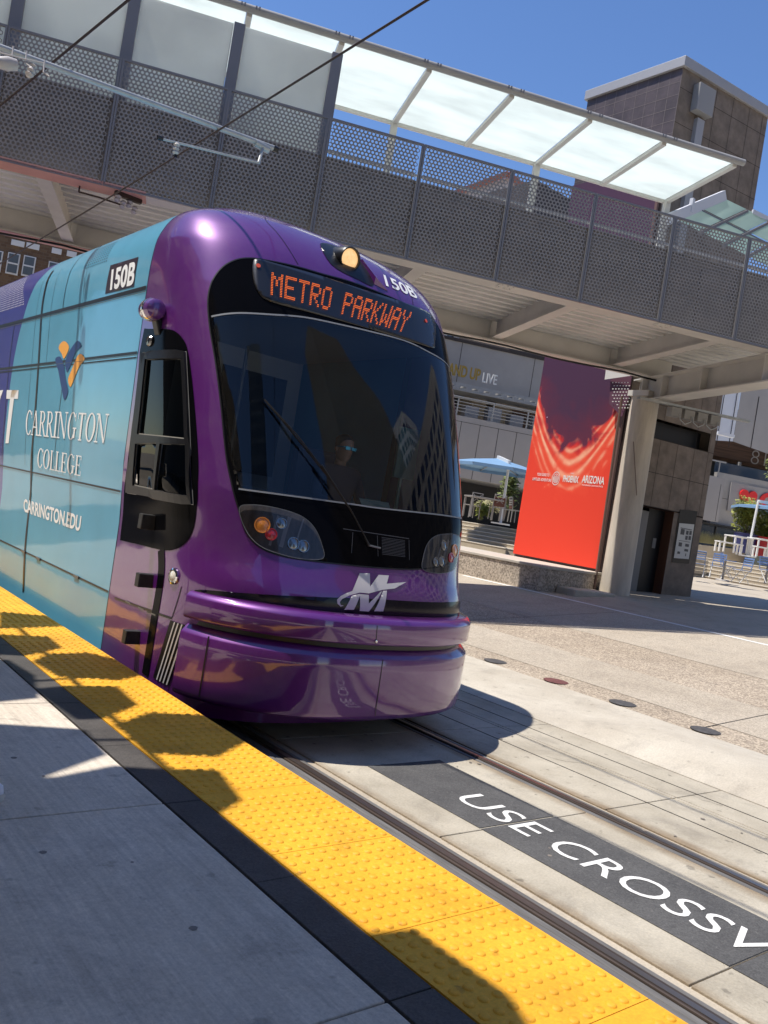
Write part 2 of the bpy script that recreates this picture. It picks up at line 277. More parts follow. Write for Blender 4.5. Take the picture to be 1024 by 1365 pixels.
def onto(fn,u,v,off,ctr=None):
    p=Vector(fn(u,v)); n=Vector(nrm(fn,u,v))
    c=Vector((XC,p.y+ (3 if fn is not side else 0),1.9))
    if n.dot(p-c)<0: n=-n
    return p+n*off
def patch(name,outline,m,fn,off,parent,holes=(),step=(.03,.05),smooth=True,thick=0):
    V,F=cdt(outline,holes,step); P=[onto(fn,u,v,off) for u,v in V]
    b=MB(); b.add(P,F)
    o=b.build(name,m,parent,smooth='all' if smooth else False)
    if thick:
        md=o.modifiers.new('thick','SOLIDIFY'); md.thickness=thick; md.offset=-1
    return o
def strip(b,pts,w,fn,off,closed=False,sub=6):
    # a thin ribbon of width w (metres) laid along chart points
    L=crom(pts,sub,closed) if len(pts)>2 else [(pts[0][0]+(pts[1][0]-pts[0][0])*i/40,pts[0][1]+(pts[1][1]-pts[0][1])*i/40) for i in range(41)]
    if closed: L.append(L[0])
    C=[onto(fn,u,v,off) for u,v in L]; Nn=[(onto(fn,u,v,off+.05)-onto(fn,u,v,off)).normalized() for u,v in L]
    A=[];B=[]
    for i in range(len(C)):
        d=(C[min(i+1,len(C)-1)]-C[max(i-1,0)]).normalized(); s_=d.cross(Nn[i]).normalized()*(w/2); A.append(C[i]+s_); B.append(C[i]-s_)
    b.grid([A,B])
def textmesh(s,offset=0,shear=0,spacing=1):
    cu=bpy.data.curves.new('t','FONT'); cu.body=s; cu.size=1; cu.offset=offset; cu.shear=shear; cu.space_character=spacing; cu.resolution_u=4
    o=bpy.data.objects.new('t',cu); COL.objects.link(o); dg=bpy.context.evaluated_depsgraph_get(); me=bpy.data.meshes.new_from_object(o.evaluated_get(dg))
    V=[(v.co.x,v.co.y) for v in me.vertices]; F=[tuple(p.vertices) for p in me.polygons]
    bpy.data.objects.remove(o); bpy.data.curves.remove(cu); bpy.data.meshes.remove(me)
    x0=min(v[0] for v in V);x1=max(v[0] for v in V);y0=min(v[1] for v in V);y1=max(v[1] for v in V)
    return [((x-x0)/(x1-x0),(y-y0)/(y1-y0)) for x,y in V],F,(x1-x0)/(y1-y0)
def quadmap(q): # q = TL,TR,BR,BL -> (u right,v up)
    TL,TR_,BR,BL=q
    return lambda u,v: tuple((TL[i]*(1-u)+TR_[i]*u)*v+(BL[i]*(1-u)+BR[i]*u)*(1-v) for i in range(2))
def text_on(name,s,q,m,fn,off,parent,offset=0,shear=0,spacing=1,VF=None):
    V,F,_=VF or textmesh(s,offset,shear,spacing); g=quadmap(q); b=MB(); b.add([onto(fn,*g(u,v),off) for u,v in V],F)
    return b.build(name,m,parent)
def text_plane(name,s,o,ux,uy,w,h,m,parent,offset=0,th=0,world=True,spacing=1,VF=None):
    V,F,_=VF or textmesh(s,offset,0,spacing); o=Vector(o);ux=Vector(ux);uy=Vector(uy); b=MB(); b.add([o+ux*(u*w)+uy*(v*h) for u,v in V],F)
    ob=b.build(name,m,parent,world=world)
    if th: md=ob.modifiers.new('thick','SOLIDIFY'); md.thickness=th; md.offset=0
    return ob
GX=[-100,7,10,15.3,18.5,29,60,400]; GZ=[0,0,.22,.66,.80,1.15,1.9,6]
def gnd(x):
    for i in range(len(GX)-1):
        if x<=GX[i+1]: return GZ[i]+(GZ[i+1]-GZ[i])*(x-GX[i])/(GX[i+1]-GX[i])
    return GZ[-1]
# ---------------------------------------------------------------- serif lettering built from strokes
def serif_word(word,caps=()):
    V=[];F=[];x=0
    TH=.15; TN=.055; SF=.05
    def poly(P,dx): 
        n=len(V); V.extend([(p[0]+dx,p[1]) for p in P]); F.append(tuple(range(n,n+len(P))))
    def stroke(a,b,w,dx):
        poly([(a[0]-w/2,a[1]),(a[0]+w/2,a[1]),(b[0]+w/2,b[1]),(b[0]-w/2,b[1])],dx)
    def hbar(x0,x1,y,h,dx): poly([(x0,y-h/2),(x1,y-h/2),(x1,y+h/2),(x0,y+h/2)],dx)
    def ring(cx_,cy_,rx,ry,a0,a1,dx,wt=TH,wn=TN):
        k=28
        for i in range(k):
            A=a0+(a1-a0)*i/k;B=a0+(a1-a0)*(i+1)/k
            def o(a): return (cx_+rx*math.cos(a),cy_+ry*math.sin(a))
            def n_(a): return (cx_+(rx-wt)*math.cos(a),cy_+(ry-wn)*math.sin(a))
            poly([o(A),o(B),n_(B),n_(A)],dx)
    for ch in word:
        if ch=='C': ring(.4,.5,.38,.52,math.radians(42),math.radians(322),x); stroke((.70,.68),(.70,.98),.04,x); adv=.76
        elif ch=='G': ring(.4,.5,.38,.52,math.radians(42),math.radians(322),x); stroke((.70,.68),(.70,.98),.04,x); stroke((.67,.06),(.67,.42),TH*.9,x); hbar(.5,.84,.42,SF,x); adv=.88
        elif ch=='O': ring(.42,.5,.40,.52,0,2*math.pi,x); adv=.88
        elif ch=='A': stroke((.06,0),(.36,1),TN,x); stroke((.68,0),(.37,1),TH,x); hbar(.16,.58,.33,TN,x); hbar(-.06,.2,.02,SF,x); hbar(.54,.86,.02,SF,x); adv=.86
        elif ch=='R': stroke((.14,0),(.14,1),TH,x); hbar(.0,.34,.02,SF,x); hbar(.0,.36,.975,SF,x); ring(.32,.75,.28,.25,-math.pi/2,math.pi/2,x,.13,TN); hbar(.2,.34,.52,SF,x); stroke((.66,0),(.34,.52),TH*.95,x); hbar(.58,.84,.02,SF,x); adv=.8
        elif ch=='I': stroke((.16,0),(.16,1),TH,x); hbar(.0,.32,.02,SF,x); hbar(.0,.32,.98,SF,x); adv=.4
        elif ch=='N': stroke((.12,0),(.12,1),TN,x); stroke((.78,0),(.78,1),TN,x); stroke((.76,0),(.14,1),TH,x); hbar(-.03,.27,.02,SF,x); hbar(-.05,.18,.98,SF,x); hbar(.64,.92,.98,SF,x); adv=.98
        elif ch=='T': stroke((.36,0),(.36,1),TH,x); hbar(.02,.70,.97,TN,x); stroke((.04,.76),(.04,.98),.04,x); stroke((.68,.76),(.68,.98),.04,x); hbar(.2,.52,.02,SF,x); adv=.76
        elif ch=='L': stroke((.14,0),(.14,1),TH,x); hbar(.0,.3,.98,SF,x); hbar(.0,.58,.025,SF,x); stroke((.58,0),(.58,.24),.04,x); adv=.66
        elif ch=='E': stroke((.14,0),(.14,1),TH,x); hbar(.0,.56,.975,SF,x); hbar(.0,.60,.025,SF,x); hbar(.15,.44,.52,SF,x); stroke((.56,.78),(.56,1),.04,x); stroke((.60,0),(.60,.24),.04,x); stroke((.44,.42),(.44,.62),.035,x); adv=.7
        x+=adv
    x1=x-.06; V=[(a/x1,b) for a,b in V]
    return V,F,x1
# ---------------------------------------------------------------- materials
m_conc=gmat('platform_concrete',(.56,.48,.375),(.68,.60,.49),.8,streak=.16,stain=.55,spots=.25)
m_strip=gmat('charcoal_granite',(.058,.052,.045),(.085,.077,.068),3,agg=.3,aggs=160,stain=.3,spots=.0,rough=.7)
m_yel=gmat('tactile_yellow',(.77,.365,.014),(.86,.44,.025),1.6,stain=.6,spots=.4,rough=.6,bump=.35)
m_slab=gmat('track_slab_concrete',(.39,.345,.265),(.52,.47,.375),1.3,stain=.5,spots=.4,bump=.9,tint=(4.79,3.24))
m_curb=gmat('kerb_concrete',(.46,.41,.33),(.57,.52,.43),1.1,stain=.4,spots=.25)
m_road=gmat('exposed_aggregate',(.39,.33,.25),(.47,.405,.315),.5,agg=.65,aggs=60,stain=.3,spots=.2,bump=.9)
m_road2=gmat('worn_aggregate',(.42,.365,.285),(.48,.425,.34),.6,agg=.35,aggs=75,stain=.35,spots=.2)
m_plaza=gmat('plaza_concrete',(.42,.36,.275),(.50,.435,.34),.35,stain=.45,spots=.2)
m_rail=mat('rail_steel',(.10,.075,.06),.45,metal=.6,var=.35,scale=6,stretch=(1,.1,1))
m_railtop=mat('rail_worn_top',(.32,.28,.25),.3,metal=.9)
m_rubber=mat('rail_rubber',(.13,.125,.12),.8,var=.3,scale=8,bump=.3,bscale=80,stretch=(3,.3,1))
m_rustst=None
m_dark=mat('joint_dark',(.02,.02,.02),.9)
m_black=mat('black_plastic',(.006,.006,.007),.35)
m_paintdk=gmat('dark_road_paint',(.072,.072,.072),(.10,.10,.098),2.5,agg=.35,aggs=150,stain=.35,spots=.2,wear=(.17,.165,.155))
m_paintwh=gmat('white_road_paint',(.72,.71,.67),(.82,.81,.78),3,stain=.25,spots=.15,wear=(.38,.37,.35))
PZ0=.335
# ---------------------------------------------------------------- ground
b=MB(); xs=[-120,2.4,7,10,15.3,18.5,29,60,400]; ys=[-300,-60,-20,0,20,60,300]
b.grid([[(x,y,gnd(x)-.012) for x in xs] for y in ys]); tag(b.build('ground',m_plaza),kind='structure')
def sheet(name,x0,x1,y0,y1,dz,m,label=None,n=6):
    b=MB(); X=sorted(set([x0,x1]+[g for g in GX if x0<g<x1])); b.grid([[(x,y0+(y1-y0)*j/n,gnd(x)+dz) for x in X] for j in range(n+1)])
    return tag(b.build(name,m),kind='structure')
# track bed slabs with real joints between them
jy=[-12.0,-10.5,-9,-7.45,-5.93,-4.4,-2.87,-1.35,.18,1.70,3.22,4.95,6.5,8,9.6,11.2,12.8,14.4,16,18,20,24,28,36]
def slabs(name,x0,x1,m,gap=.009,shift=0):
    b=MB()
    for i in range(len(jy)-1): b.box(x0+gap/2,x1-gap/2,jy[i]+gap/2,jy[i+1]-gap/2,-.11,0)
    return tag(b.build(name,m,bevel=.004),kind='structure')
tag(MB().box(2.49,7.4,-12,36,-.2,-.02).build('track_bed',m_dark),kind='structure')
slabs('track_slab',3.37,4.69,m_slab)
slabs('track_slab',4.89,5.70,m_slab)
b=MB()
for x0,x1 in ((5.71,5.755),(5.765,6.38)):
    for i in range(len(jy)-1): b.box(x0,x1-.004,jy[i]+.004,jy[i+1]-.004,-.11,0)
tag(b.build('track_slab',m_slab,bevel=.004),kind='structure')
# drain line grooves in outer slab
b=MB()
for x in (5.36,6.02): b.box(x,x+.008,-12,36,.0005,.003)
tag(b.build('slab_groove',m_dark),kind='structure')
# mountable kerb: rounded toward the camera, flush beyond
b=MB(); P=[]
for y in [-12,-8,-4,0,2,3,3.6,4.1,4.5,4.75,4.9,5.0,5.2,6,9,14,20,36]:
    k=1 if y<4.1 else max(0,(5.0-y)/.9)
    P.append([(6.39,y,-.1),(6.39,y,.002),(6.50,y,.01+.025*k),(6.70,y,.02+.085*k),(6.95,y,.03+.115*k),(7.25,y,.04+.10*k),(7.65,y,.055+.035*k),(7.85,y,gnd(7.85)+.004),(7.85,y,-.1)])
b.grid(P); tag(b.build('kerb',m_curb,smooth=True,angle=60),kind='structure')
# road
sheet('road',7.84,14.3,-120,140,.002,m_road)
sheet('road_band',8.35,9.6,-120,140,.006,m_road2); sheet('road_band',11.2,14.25,-120,140,.006,m_road2)
sheet('road_edge_line',13.86,13.97,-30,13.9,.011,m_paintwh,n=30)
b=MB(); 
for y in (-10,-5.5,-.4,3.9,8.6,13.2): b.box(7.86,13.8,y,y+.012,0,.001)
for v in range(len(b.v)): x,y,z=b.v[v]; b.v[v]=(x,y,gnd(x)+.008+z)
b=MB()
for y in (-6,-.9,4.35,9.5):
    P=[[(x,y,gnd(x)+.0085) for x in (7.86,10,13.8)],[(x,y+.012,gnd(x)+.0085) for x in (7.86,10,13.8)]]; b.grid(P)
tag(b.build('road_joint',m_dark),kind='structure')
# round lane buttons
m_btn=mat('lane_button_grey',(.07,.066,.066),.8,var=.3,scale=20); m_btnr=mat('lane_button_red',(.14,.05,.045),.8,var=.3,scale=20)
for y,lab in ((4.33,'grey round lane button, the one nearest the right edge of the photo'),(5.31,'dark lane button between the nearest one and the reddish one'),(6.24,'reddish round lane button set in the aggregate road'),(7.22,'small dark lane button closest to the tram bumper')):
    d=MB().lathe([(0,.016),(.10,.014),(.145,.006),(.15,0)],(8.0,y-.04,gnd(8.0)+.004),n=28).build('lane_button',m_btnr if lab[:3]=='red' else m_btn,smooth=True)
    tag(d,lab,'lane button','round buttons in a row along the road')
# rails
def rail(xc,label,w=.07):
    r=thing('rail',label,'rail',(xc,0,0),group='rails of the tram track')
    MB().box(xc-w/2,xc+w/2,-12,36,-.09,.002).build('rail_head',m_rail,r,bevel=.008)
    MB().box(xc-.022,xc+.014,-12,36,.0035,.005).build('running_surface',m_railtop,r)
    MB().box(xc-w/2-.045,xc-w/2-.002,-12,36,-.09,-.006).build('rubber_strip',m_rubber,r,bevel=.006)
    MB().box(xc+w/2+.002,xc+w/2+.035,-12,36,-.09,-.003).build('rubber_strip',m_rubber,r,bevel=.006)
rail(4.79,'dark steel rail farther from the yellow platform edge')
rail(3.24,'steel rail nearest the yellow platform edge, in black rubber',.085)
b=MB(); b.box(2.52,3.07,-12,36,-.1,-.012); b.box(3.08,3.145,-12,36,-.1,-.004); tag(b.build('rail_bed_filler',m_rubber,bevel=.004),kind='structure')
# hairline cracks and gum spots
rk=random.Random(11); b=MB()
for (x,y,dx,dy,n,z) in ((3.66,1.7,.06,.035,10,.0012),(5.45,4.2,.05,-.06,9,.0012),(4.0,.2,-.05,.04,8,.0052),(6.0,3.0,-.03,.07,8,.0012),(5.0,1.9,.06,.02,9,.0012)):
    P=[(x,y)]
    for i in range(n): P.append((P[-1][0]+dx*rk.uniform(.3,1.5)+rk.uniform(-.03,.03),P[-1][1]+dy*rk.uniform(.3,1.5)+rk.uniform(-.03,.03)))
    for i in range(n):
        w=.0018*(1-i/n*.7); b.add([(P[i][0]-w,P[i][1]-w,z),(P[i][0]+w,P[i][1]+w,z),(P[i+1][0]+w*.8,P[i+1][1]+w*.8,z),(P[i+1][0]-w*.8,P[i+1][1]-w*.8,z)],[(0,1,2,3)])
tag(b.build('pavement_crack',m_dark,fix=False),kind='structure')
b=MB()
for i in range(60):
    if i%3: x,y,z=rk.uniform(-.4,1.65),rk.uniform(1.3,5.5),PZ0+.0012
    else: x,y,z=rk.uniform(3.45,6.3),rk.uniform(1,5),.0056
    r=rk.uniform(.006,.017); b.add([(x+r*math.cos(k*.7)*rk.uniform(.8,1.2),y+r*math.sin(k*.7),z) for k in range(9)],[tuple(range(9))])
tag(b.build('gum_spots',mat('old_gum',(.22,.19,.16),.9),fix=False),'flattened dark gum spots scattered over platform and slabs','gum spots',kind='stuff')
# dark painted strip + words
b=MB(); X0,X1=3.70,4.37
pr=[4.31,3.23]+[jy[i] for i in range(len(jy)) if -12<=jy[i]<3][::-1]
for i in range(len(pr)-1): b.box(X0,X1,pr[i+1]+.007,pr[i]-.007,.002,.004)
tag(b.build('painted_warning_strip',m_paintdk),'dark grey painted strip between the rails with white words','road marking')
par=tag(bpy.data.objects.new('pavement_lettering',None),'white painted words reading USE CROSSWALK on the dark strip','road marking'); COL.objects.link(par); par.location=(4.05,1.5,0); ROOT[par.name]=Matrix.Translation((-4.05,-1.5,0))
text_plane('word','USE',(3.895,3.665,.0075),(0,-1,0),(1,0,0),.62,.25,m_paintwh,par,offset=-.002)
text_plane('word','CROSSWALK',(3.895,2.93,.0075),(0,-1,0),(1,0,0),2.03,.26,m_paintwh,par,offset=-.002)
# ---------------------------------------------------------------- platform
PZ=.335
b=MB(); jp=[-9,-7.4,-5.9,-4.4,-2.9,-1.35,.18,1.72,3.25,4.8,6.3,7.9,9.5,11,12.6,14.2,16,20,26,34]
for x0,x1 in ((-6,-3.6),(-3.6,-1.0),(-1.0,1.695)):
    for i in range(len(jp)-1): b.box(x0+.004,x1-.004,jp[i]+.004,jp[i+1]-.004,-.05,PZ)
tag(b.build('platform',m_conc,bevel=.005),kind='structure')
b=MB()
for i in range(len(jp)-1):
    y0,y1=jp[i],jp[i+1]; b.box(1.705,1.872,y0+.003,(y0+y1)/2-.0015,-.05,PZ-.002); b.box(1.705,1.872,(y0+y1)/2+.0015,y1-.003,-.05,PZ-.002)
tag(b.build('platform_border',m_strip,bevel=.003),kind='structure')
tag(MB().box(-6,2.44,-9,34,-.1,PZ-.03).build('platform_core',m_dark),kind='structure')
tag(MB().box(1.87,2.49,-9,34,-.1,PZ-.012).build('platform_edge',m_conc,bevel=.01),kind='structure')
# tactile paving: tiles with truncated domes
def dome(b,x,y,z,r=.0125,r2=.019,h=.0065,n=10):
    i0=len(b.v)
    for R_,H_ in ((r2,0),(r2*.9,h*.55),(r,h)):
        for k in range(n): a=2*math.pi*k/n; b.v.append((x+R_*math.cos(a),y+R_*math.sin(a),z+H_))
    for j in range(2):
        for k in range(n): b.f.append((i0+j*n+k,i0+j*n+(k+1)%n,i0+(j+1)*n+(k+1)%n,i0+(j+1)*n+k))
    b.f.append(tuple(i0+2*n+k for k in range(n)))
ty=[.74,1.38,2.02,2.66,3.30,3.94,4.58,5.22,5.86,6.5,7.14,7.78,8.42,9.06]
def tile(y0,y1,dn):
    t=MB().box(1.876,2.494,y0+.0015,y1-.0015,PZ-.01,PZ+.001)
    p=.0613
    for i in range(10):
        for j in range(int((y1-y0)/.064)):
            dome(t,1.876+.034+i*p,y0+.032+j*.064,PZ+.001,n=dn)
    return t
T0=thing('tactile_paving','yellow tactile strip of raised domes along the platform edge','tactile paving',(2.185,3,PZ))
for i in range(len(ty)-1):
    tile(ty[i],ty[i+1],12 if i<5 else 8).build('tile',m_yel,T0,smooth=True,angle=50,fix=False)
tile(-6,.74,6).build('tile',m_yel,T0,fix=False); tile(9.06,24,5).build('tile',m_yel,T0,fix=False)
# ---------------------------------------------------------------- platform shade canopy overhead (casts the many-sided shadows)
m_can=mat('canopy_metal',(.30,.30,.31),.5,metal=.3)
cz=5.0
polys=[[(0.34,8.36),(0.77,8.26),(0.75,7.84),(0.16,7.64)],[(0.0,7.43),(0.45,7.39),(0.43,7.0),(0.11,6.74),(-0.3,6.81),(-.35,7.3)],
[(0.10,6.56),(0.27,6.79),(0.58,6.86),(0.81,6.53),(0.76,6.22),(0.5,6.06),(0.14,6.16)],[(0.1,5.94),(0.43,5.91),(0.4,5.49),(0.11,5.25),(-0.05,5.25),(-0.1,5.88)],
[(0.41,5.33),(0.78,5.23),(0.78,4.78),(0.43,4.53),(0.14,4.63),(0.11,5.11)],[(-0.45,5.21),(-0.07,5.07),(-0.1,4.67),(-0.49,4.42),(-0.94,4.47),(-.9,5.1)],[(-.05,6.62),(.0,6.2),(-.13,5.68),(-.6,5.54),(-.9,6.1),(-.55,6.6)],
[(-1.0,6.0),(-.7,5.5),(-1.1,5.2),(-1.7,5.4),(-1.6,6)],
[(-0.42,4.42),(-0.12,4.51),(0.10,4.42),(0.34,4.35),(0.26,3.97),(0.09,3.86),(0.09,2.82),(.26,2.78),(.28,2.36),(.16,2.1),(.05,1.2),(-.1,.4),(-.3,-1.4),(-5,-1.4),(-5,4.3),(-1.0,4.45)]]
_k=cz-PZ; polys=[[(x+3.865*.46-_k*.36,y-3.865*.2+_k*.22) for x,y in P] for P in polys]
SC_=thing('shade_canopy','grey metal canopy of many-sided plates over the platform','canopy',(-1,3,PZ))
b=MB()
for P in polys: b.prism(P,cz,cz+.03)
b.build('canopy_plates',m_can,SC_)
b=MB()
for a,c in (((.5,5.1),(-1.5,5.35)),((.4,6.4),(-1.6,6.0)),((.3,7.1),(-1.6,6.7)),((.5,8),(-1.6,7.6)),((.15,4.2),(.4,8))): b.bar((*a,cz+.06),(*c,cz+.06),.03,.05)
b.build('rib',m_can,SC_)
b=MB()
for x,y in ((-1.9,5.5),(-1.9,.5),(-1.9,8)): b.tube([(x,y,PZ),(x,y,cz)],.07,14)
b.bar((-1.9,-1,cz-.06),(-1.9,8.3,cz-.06),.1,.12); b.build('post',m_can,SC_,smooth=True)
# shoe of a bystander just inside the left edge of the picture
def PZp(x,y,z):
    v=Fv*FPX+Rv*(x-512)-Uv*(y-682.5); return Vector((0,0,1.715))+v*((z-1.715)/v.z)
c=PZp(-47,1062,PZ); SH=thing('shoe','white trainer with a rubber sole standing on the platform at the left edge','shoe',c,-.5)
def ell(L,W,h0,h1,top,n=26):
    P=[]
    for h,k in ((h0,1.0),(h0*.4+h1*.6,1.0),(h1,top)):
        P.append([(L*k*math.cos(2*math.pi*i/n)*(1),W*k*(1+.12*math.cos(2*math.pi*i/n))*math.sin(2*math.pi*i/n),h) for i in range(n+1)])
    return P
b=MB(); b.grid(ell(.148,.052,0.0,.028,.99)); b.build('sole',mat('sole_rubber',(.60,.58,.52),.7),SH,world=False,smooth='all')
b=MB(); P=[]
for h,k,dx in ((.026,.97,0),(.055,.93,0),(.075,.80,-.015),(.092,.55,-.045),(.10,.40,-.06)): P.append([(.148*k*math.cos(2*math.pi*i/26)+dx,.052*k**.5*(1+.1*math.cos(2*math.pi*i/26))*math.sin(2*math.pi*i/26),h) for i in range(27)])
b.grid(P); b.build('upper',mat('shoe_white',(.72,.73,.76),.5),SH,world=False,smooth='all')
b=MB()
for i in range(4): b.tube([(.03-.025*i,-.02,.085+.005*i),(.03-.025*i,.02,.085+.005*i)],.004,6)
b.build('lace',m_paintwh,SH,world=False)
# ---------------------------------------------------------------- the tram
def paint(name,col,coat=1.0,rough=.38,spark=.0):
    m=bpy.data.materials.new(name); m.use_nodes=True; t=m.node_tree; bb=t.nodes['Principled BSDF']; N=t.nodes;L=t.links
    bb.inputs['Base Color'].default_value=(*col,1); bb.inputs['Roughness'].default_value=rough; bb.inputs['Metallic'].default_value=.3; bb.inputs['Coat Weight'].default_value=coat; bb.inputs['Coat Roughness'].default_value=.035; bb.inputs['Coat IOR'].default_value=1.75
    tc=N.new('ShaderNodeTexCoord'); n=N.new('ShaderNodeTexNoise'); n.inputs['Scale'].default_value=1.6; n.inputs['Detail'].default_value=2; L.new(tc.outputs['Object'],n.inputs[0])
    bp=N.new('ShaderNodeBump'); bp.inputs['Strength'].default_value=.16; bp.inputs['Distance'].default_value=.05; L.new(n.outputs[0],bp.inputs['Height']); L.new(bp.outputs[0],bb.inputs['Coat Normal'])
    n2=N.new('ShaderNodeTexNoise'); n2.inputs['Scale'].default_value=5; n2.inputs['Detail'].default_value=8; L.new(tc.outputs['Object'],n2.inputs[0])
    n4=N.new('ShaderNodeTexNoise'); n4.inputs['Scale'].default_value=2.4; n4.inputs['Detail'].default_value=12; n4.inputs['Roughness'].default_value=.75; L.new(tc.outputs['Object'],n4.inputs[0]); mq=N.new('ShaderNodeMapRange'); mq.inputs[1].default_value=.45; mq.inputs[2].default_value=.75; mq.inputs[3].default_value=0; mq.inputs[4].default_value=.10; L.new(n4.outputs[0],mq.inputs[0]); mxd=N.new('ShaderNodeMix'); mxd.data_type='RGBA'; mxd.inputs[6].default_value=(*col,1); mxd.inputs[7].default_value=(.30,.26,.25,1); L.new(mq.outputs[0],mxd.inputs[0]); L.new(mxd.outputs[2],bb.inputs['Base Color'])
    mr=N.new('ShaderNodeMapRange'); mr.inputs[1].default_value=.35; mr.inputs[2].default_value=.75; mr.inputs[3].default_value=.02; mr.inputs[4].default_value=.14; L.new(n2.outputs[0],mr.inputs[0]); L.new(mr.outputs[0],bb.inputs['Coat Roughness'])
    return m
m_pur=paint('purple_metallic_paint',(.11,.008,.165))
# vinyl wrap: light blue, turning to dark blue along a sloping printed edge
def wrapmat():
    m=bpy.data.materials.new('blue_vinyl_wrap'); m.use_nodes=True; t=m.node_tree; bb=t.nodes['Principled BSDF']; N=t.nodes;L=t.links
    bb.inputs['Roughness'].default_value=.42; bb.inputs['Coat Weight'].default_value=.65; bb.inputs['Coat IOR'].default_value=1.5; bb.inputs['Coat Roughness'].default_value=.05
    tc=N.new('ShaderNodeTexCoord'); sp=N.new('ShaderNodeSeparateXYZ'); L.new(tc.outputs['Object'],sp.inputs[0])
    rp=N.new('ShaderNodeMapRange'); rp.inputs[1].default_value=0; rp.inputs[2].default_value=4.2; L.new(sp.outputs[2],rp.inputs[0])
    fc=N.new('ShaderNodeFloatCurve'); L.new(rp.outputs[0],fc.inputs['Value']); c=fc.mapping.curves[0]
    ptsy=[(0,9.9),(1.55,10.06),(2.3,10.14),(2.87,10.09),(3.23,9.95),(3.53,9.79),(3.7,9.64),(3.9,9.4),(4.2,9.0)]
    P=[(z/4.2,(y-8)/4) for z,y in ptsy]; c.points[0].location=P[0]; c.points[1].location=P[-1]
    for q in P[1:-1]: c.points.new(*q)
    fc.mapping.update()
    yb=N.new('ShaderNodeMapRange'); yb.inputs[3].default_value=8-6; yb.inputs[4].default_value=12-6; L.new(fc.outputs[0],yb.inputs[0])   # object origin at y=6
    gt=N.new('ShaderNodeMath'); gt.operation='GREATER_THAN'; L.new(sp.outputs[1],gt.inputs[0]); L.new(yb.outputs[0],gt.inputs[1])
    mx=N.new('ShaderNodeMix'); mx.data_type='RGBA'; mx.inputs[6].default_value=(.10,.36,.52,1); mx.inputs[7].default_value=(.035,.045,.26,1); L.new(gt.outputs[0],mx.inputs[0]); 
    n=N.new('ShaderNodeTexNoise'); n.inputs['Scale'].default_value=2.5; n.inputs['Detail'].default_value=7; L.new(tc.outputs['Object'],n.inputs[0])
    hs=N.new('ShaderNodeHueSaturation'); L.new(mx.outputs[2],hs.inputs['Color']); mr=N.new('ShaderNodeMapRange'); mr.inputs[3].default_value=.85; mr.inputs[4].default_value=1.15; L.new(n.outputs[0],mr.inputs[0]); L.new(mr.outputs[0],hs.inputs['Value'])
    L.new(hs.outputs[0],bb.inputs['Base Color'])
    bp=N.new('ShaderNodeBump'); bp.inputs['Strength'].default_value=.12; bp.inputs['Distance'].default_value=.03; n3=N.new('ShaderNodeTexNoise'); n3.inputs['Scale'].default_value=1.3; L.new(tc.outputs['Object'],n3.inputs[0]); L.new(n3.outputs[0],bp.inputs['Height']); L.new(bp.outputs[0],bb.inputs['Coat Normal'])
    return m
m_wrap=wrapmat()
m_blackgl=mat('gloss_black',(.004,.004,.005),.10,spec=.16)
m_blackgl.node_tree.nodes['Principled BSDF'].inputs['IOR'].default_value=1.22
m_seal=mat('seal_grey',(.22,.23,.24),.5); m_alu=mat('window_aluminium',(.16,.165,.16),.45,metal=.5,var=.1,scale=9)
m_chrome=mat('chrome',(.8,.8,.8),.08,metal=1)
m_white=mat('white_vinyl',(.80,.81,.80),.5); m_grey=mat('logo_silver',(.58,.56,.55),.75,spec=.2)
m_navy=mat('leaf_navy',(.012,.045,.17),.4); m_orange=mat('leaf_orange',(.85,.38,.045),.4); m_plate=mat('number_plate_black',(.03,.02,.035),.4)
m_glass=glass('windscreen_glass',.9,1.0,(.88,.96,1),ior=1.5); m_wgl=glass('side_glass',.10,1.0,(.8,.9,.9),ior=1.22); m_lens=glass('lens_glass',.8,.9,(1,1,1))
m_led=mat('led_orange',(.1,.02,0),.5,emit=(1,.17,.012),estr=1.25); m_ledoff=mat('led_panel',(.006,.005,.004),.35,coat=.6)
m_lamp=mat('lit_lamp',(1,.75,.4),.3,emit=(1,.55,.22),estr=.7,var=.45,scale=22)
m_amber=mat('amber_lens',(.55,.19,.02),.3,coat=1); m_redl=mat('red_lens',(.35,.015,.02),.25,coat=1); m_refl=mat('lamp_reflector',(.28,.28,.28),.2,metal=1)
m_int=mat('cab_interior',(.26,.26,.27),.7,var=.2,scale=2); m_intl=mat('cab_panel_light',(.42,.43,.45),.6); m_dash=mat('dashboard',(.13,.135,.14),.6,var=.3,scale=6)
tram=thing('light_rail_tram','purple nosed light rail tram with light blue wrapped side pulling along the platform','tram',(XC,6,0))
# fix traced outlines (right side mirrors the left)
NC['mask']=[q for q in NC['mask'][:13]]+[(.510,3.36),(.545,3.2),(.572,3.03),(.562,2.78),(.548,2.3),(.535,1.95),(.520,1.78),(.497,1.60),(.455,1.46),(.365,1.375)]+NC['mask'][22:]
NC['glass']=[q for q in NC['glass'][:8]]+[(.425,3.13),(.495,3.10),(.545,3.00),(.550,2.8),(.536,2.35),(.520,1.95),(.497,1.765)]+NC['glass'][13:]
MASK=crom(NC['mask'],4)
G=NC['glass']; GL=G
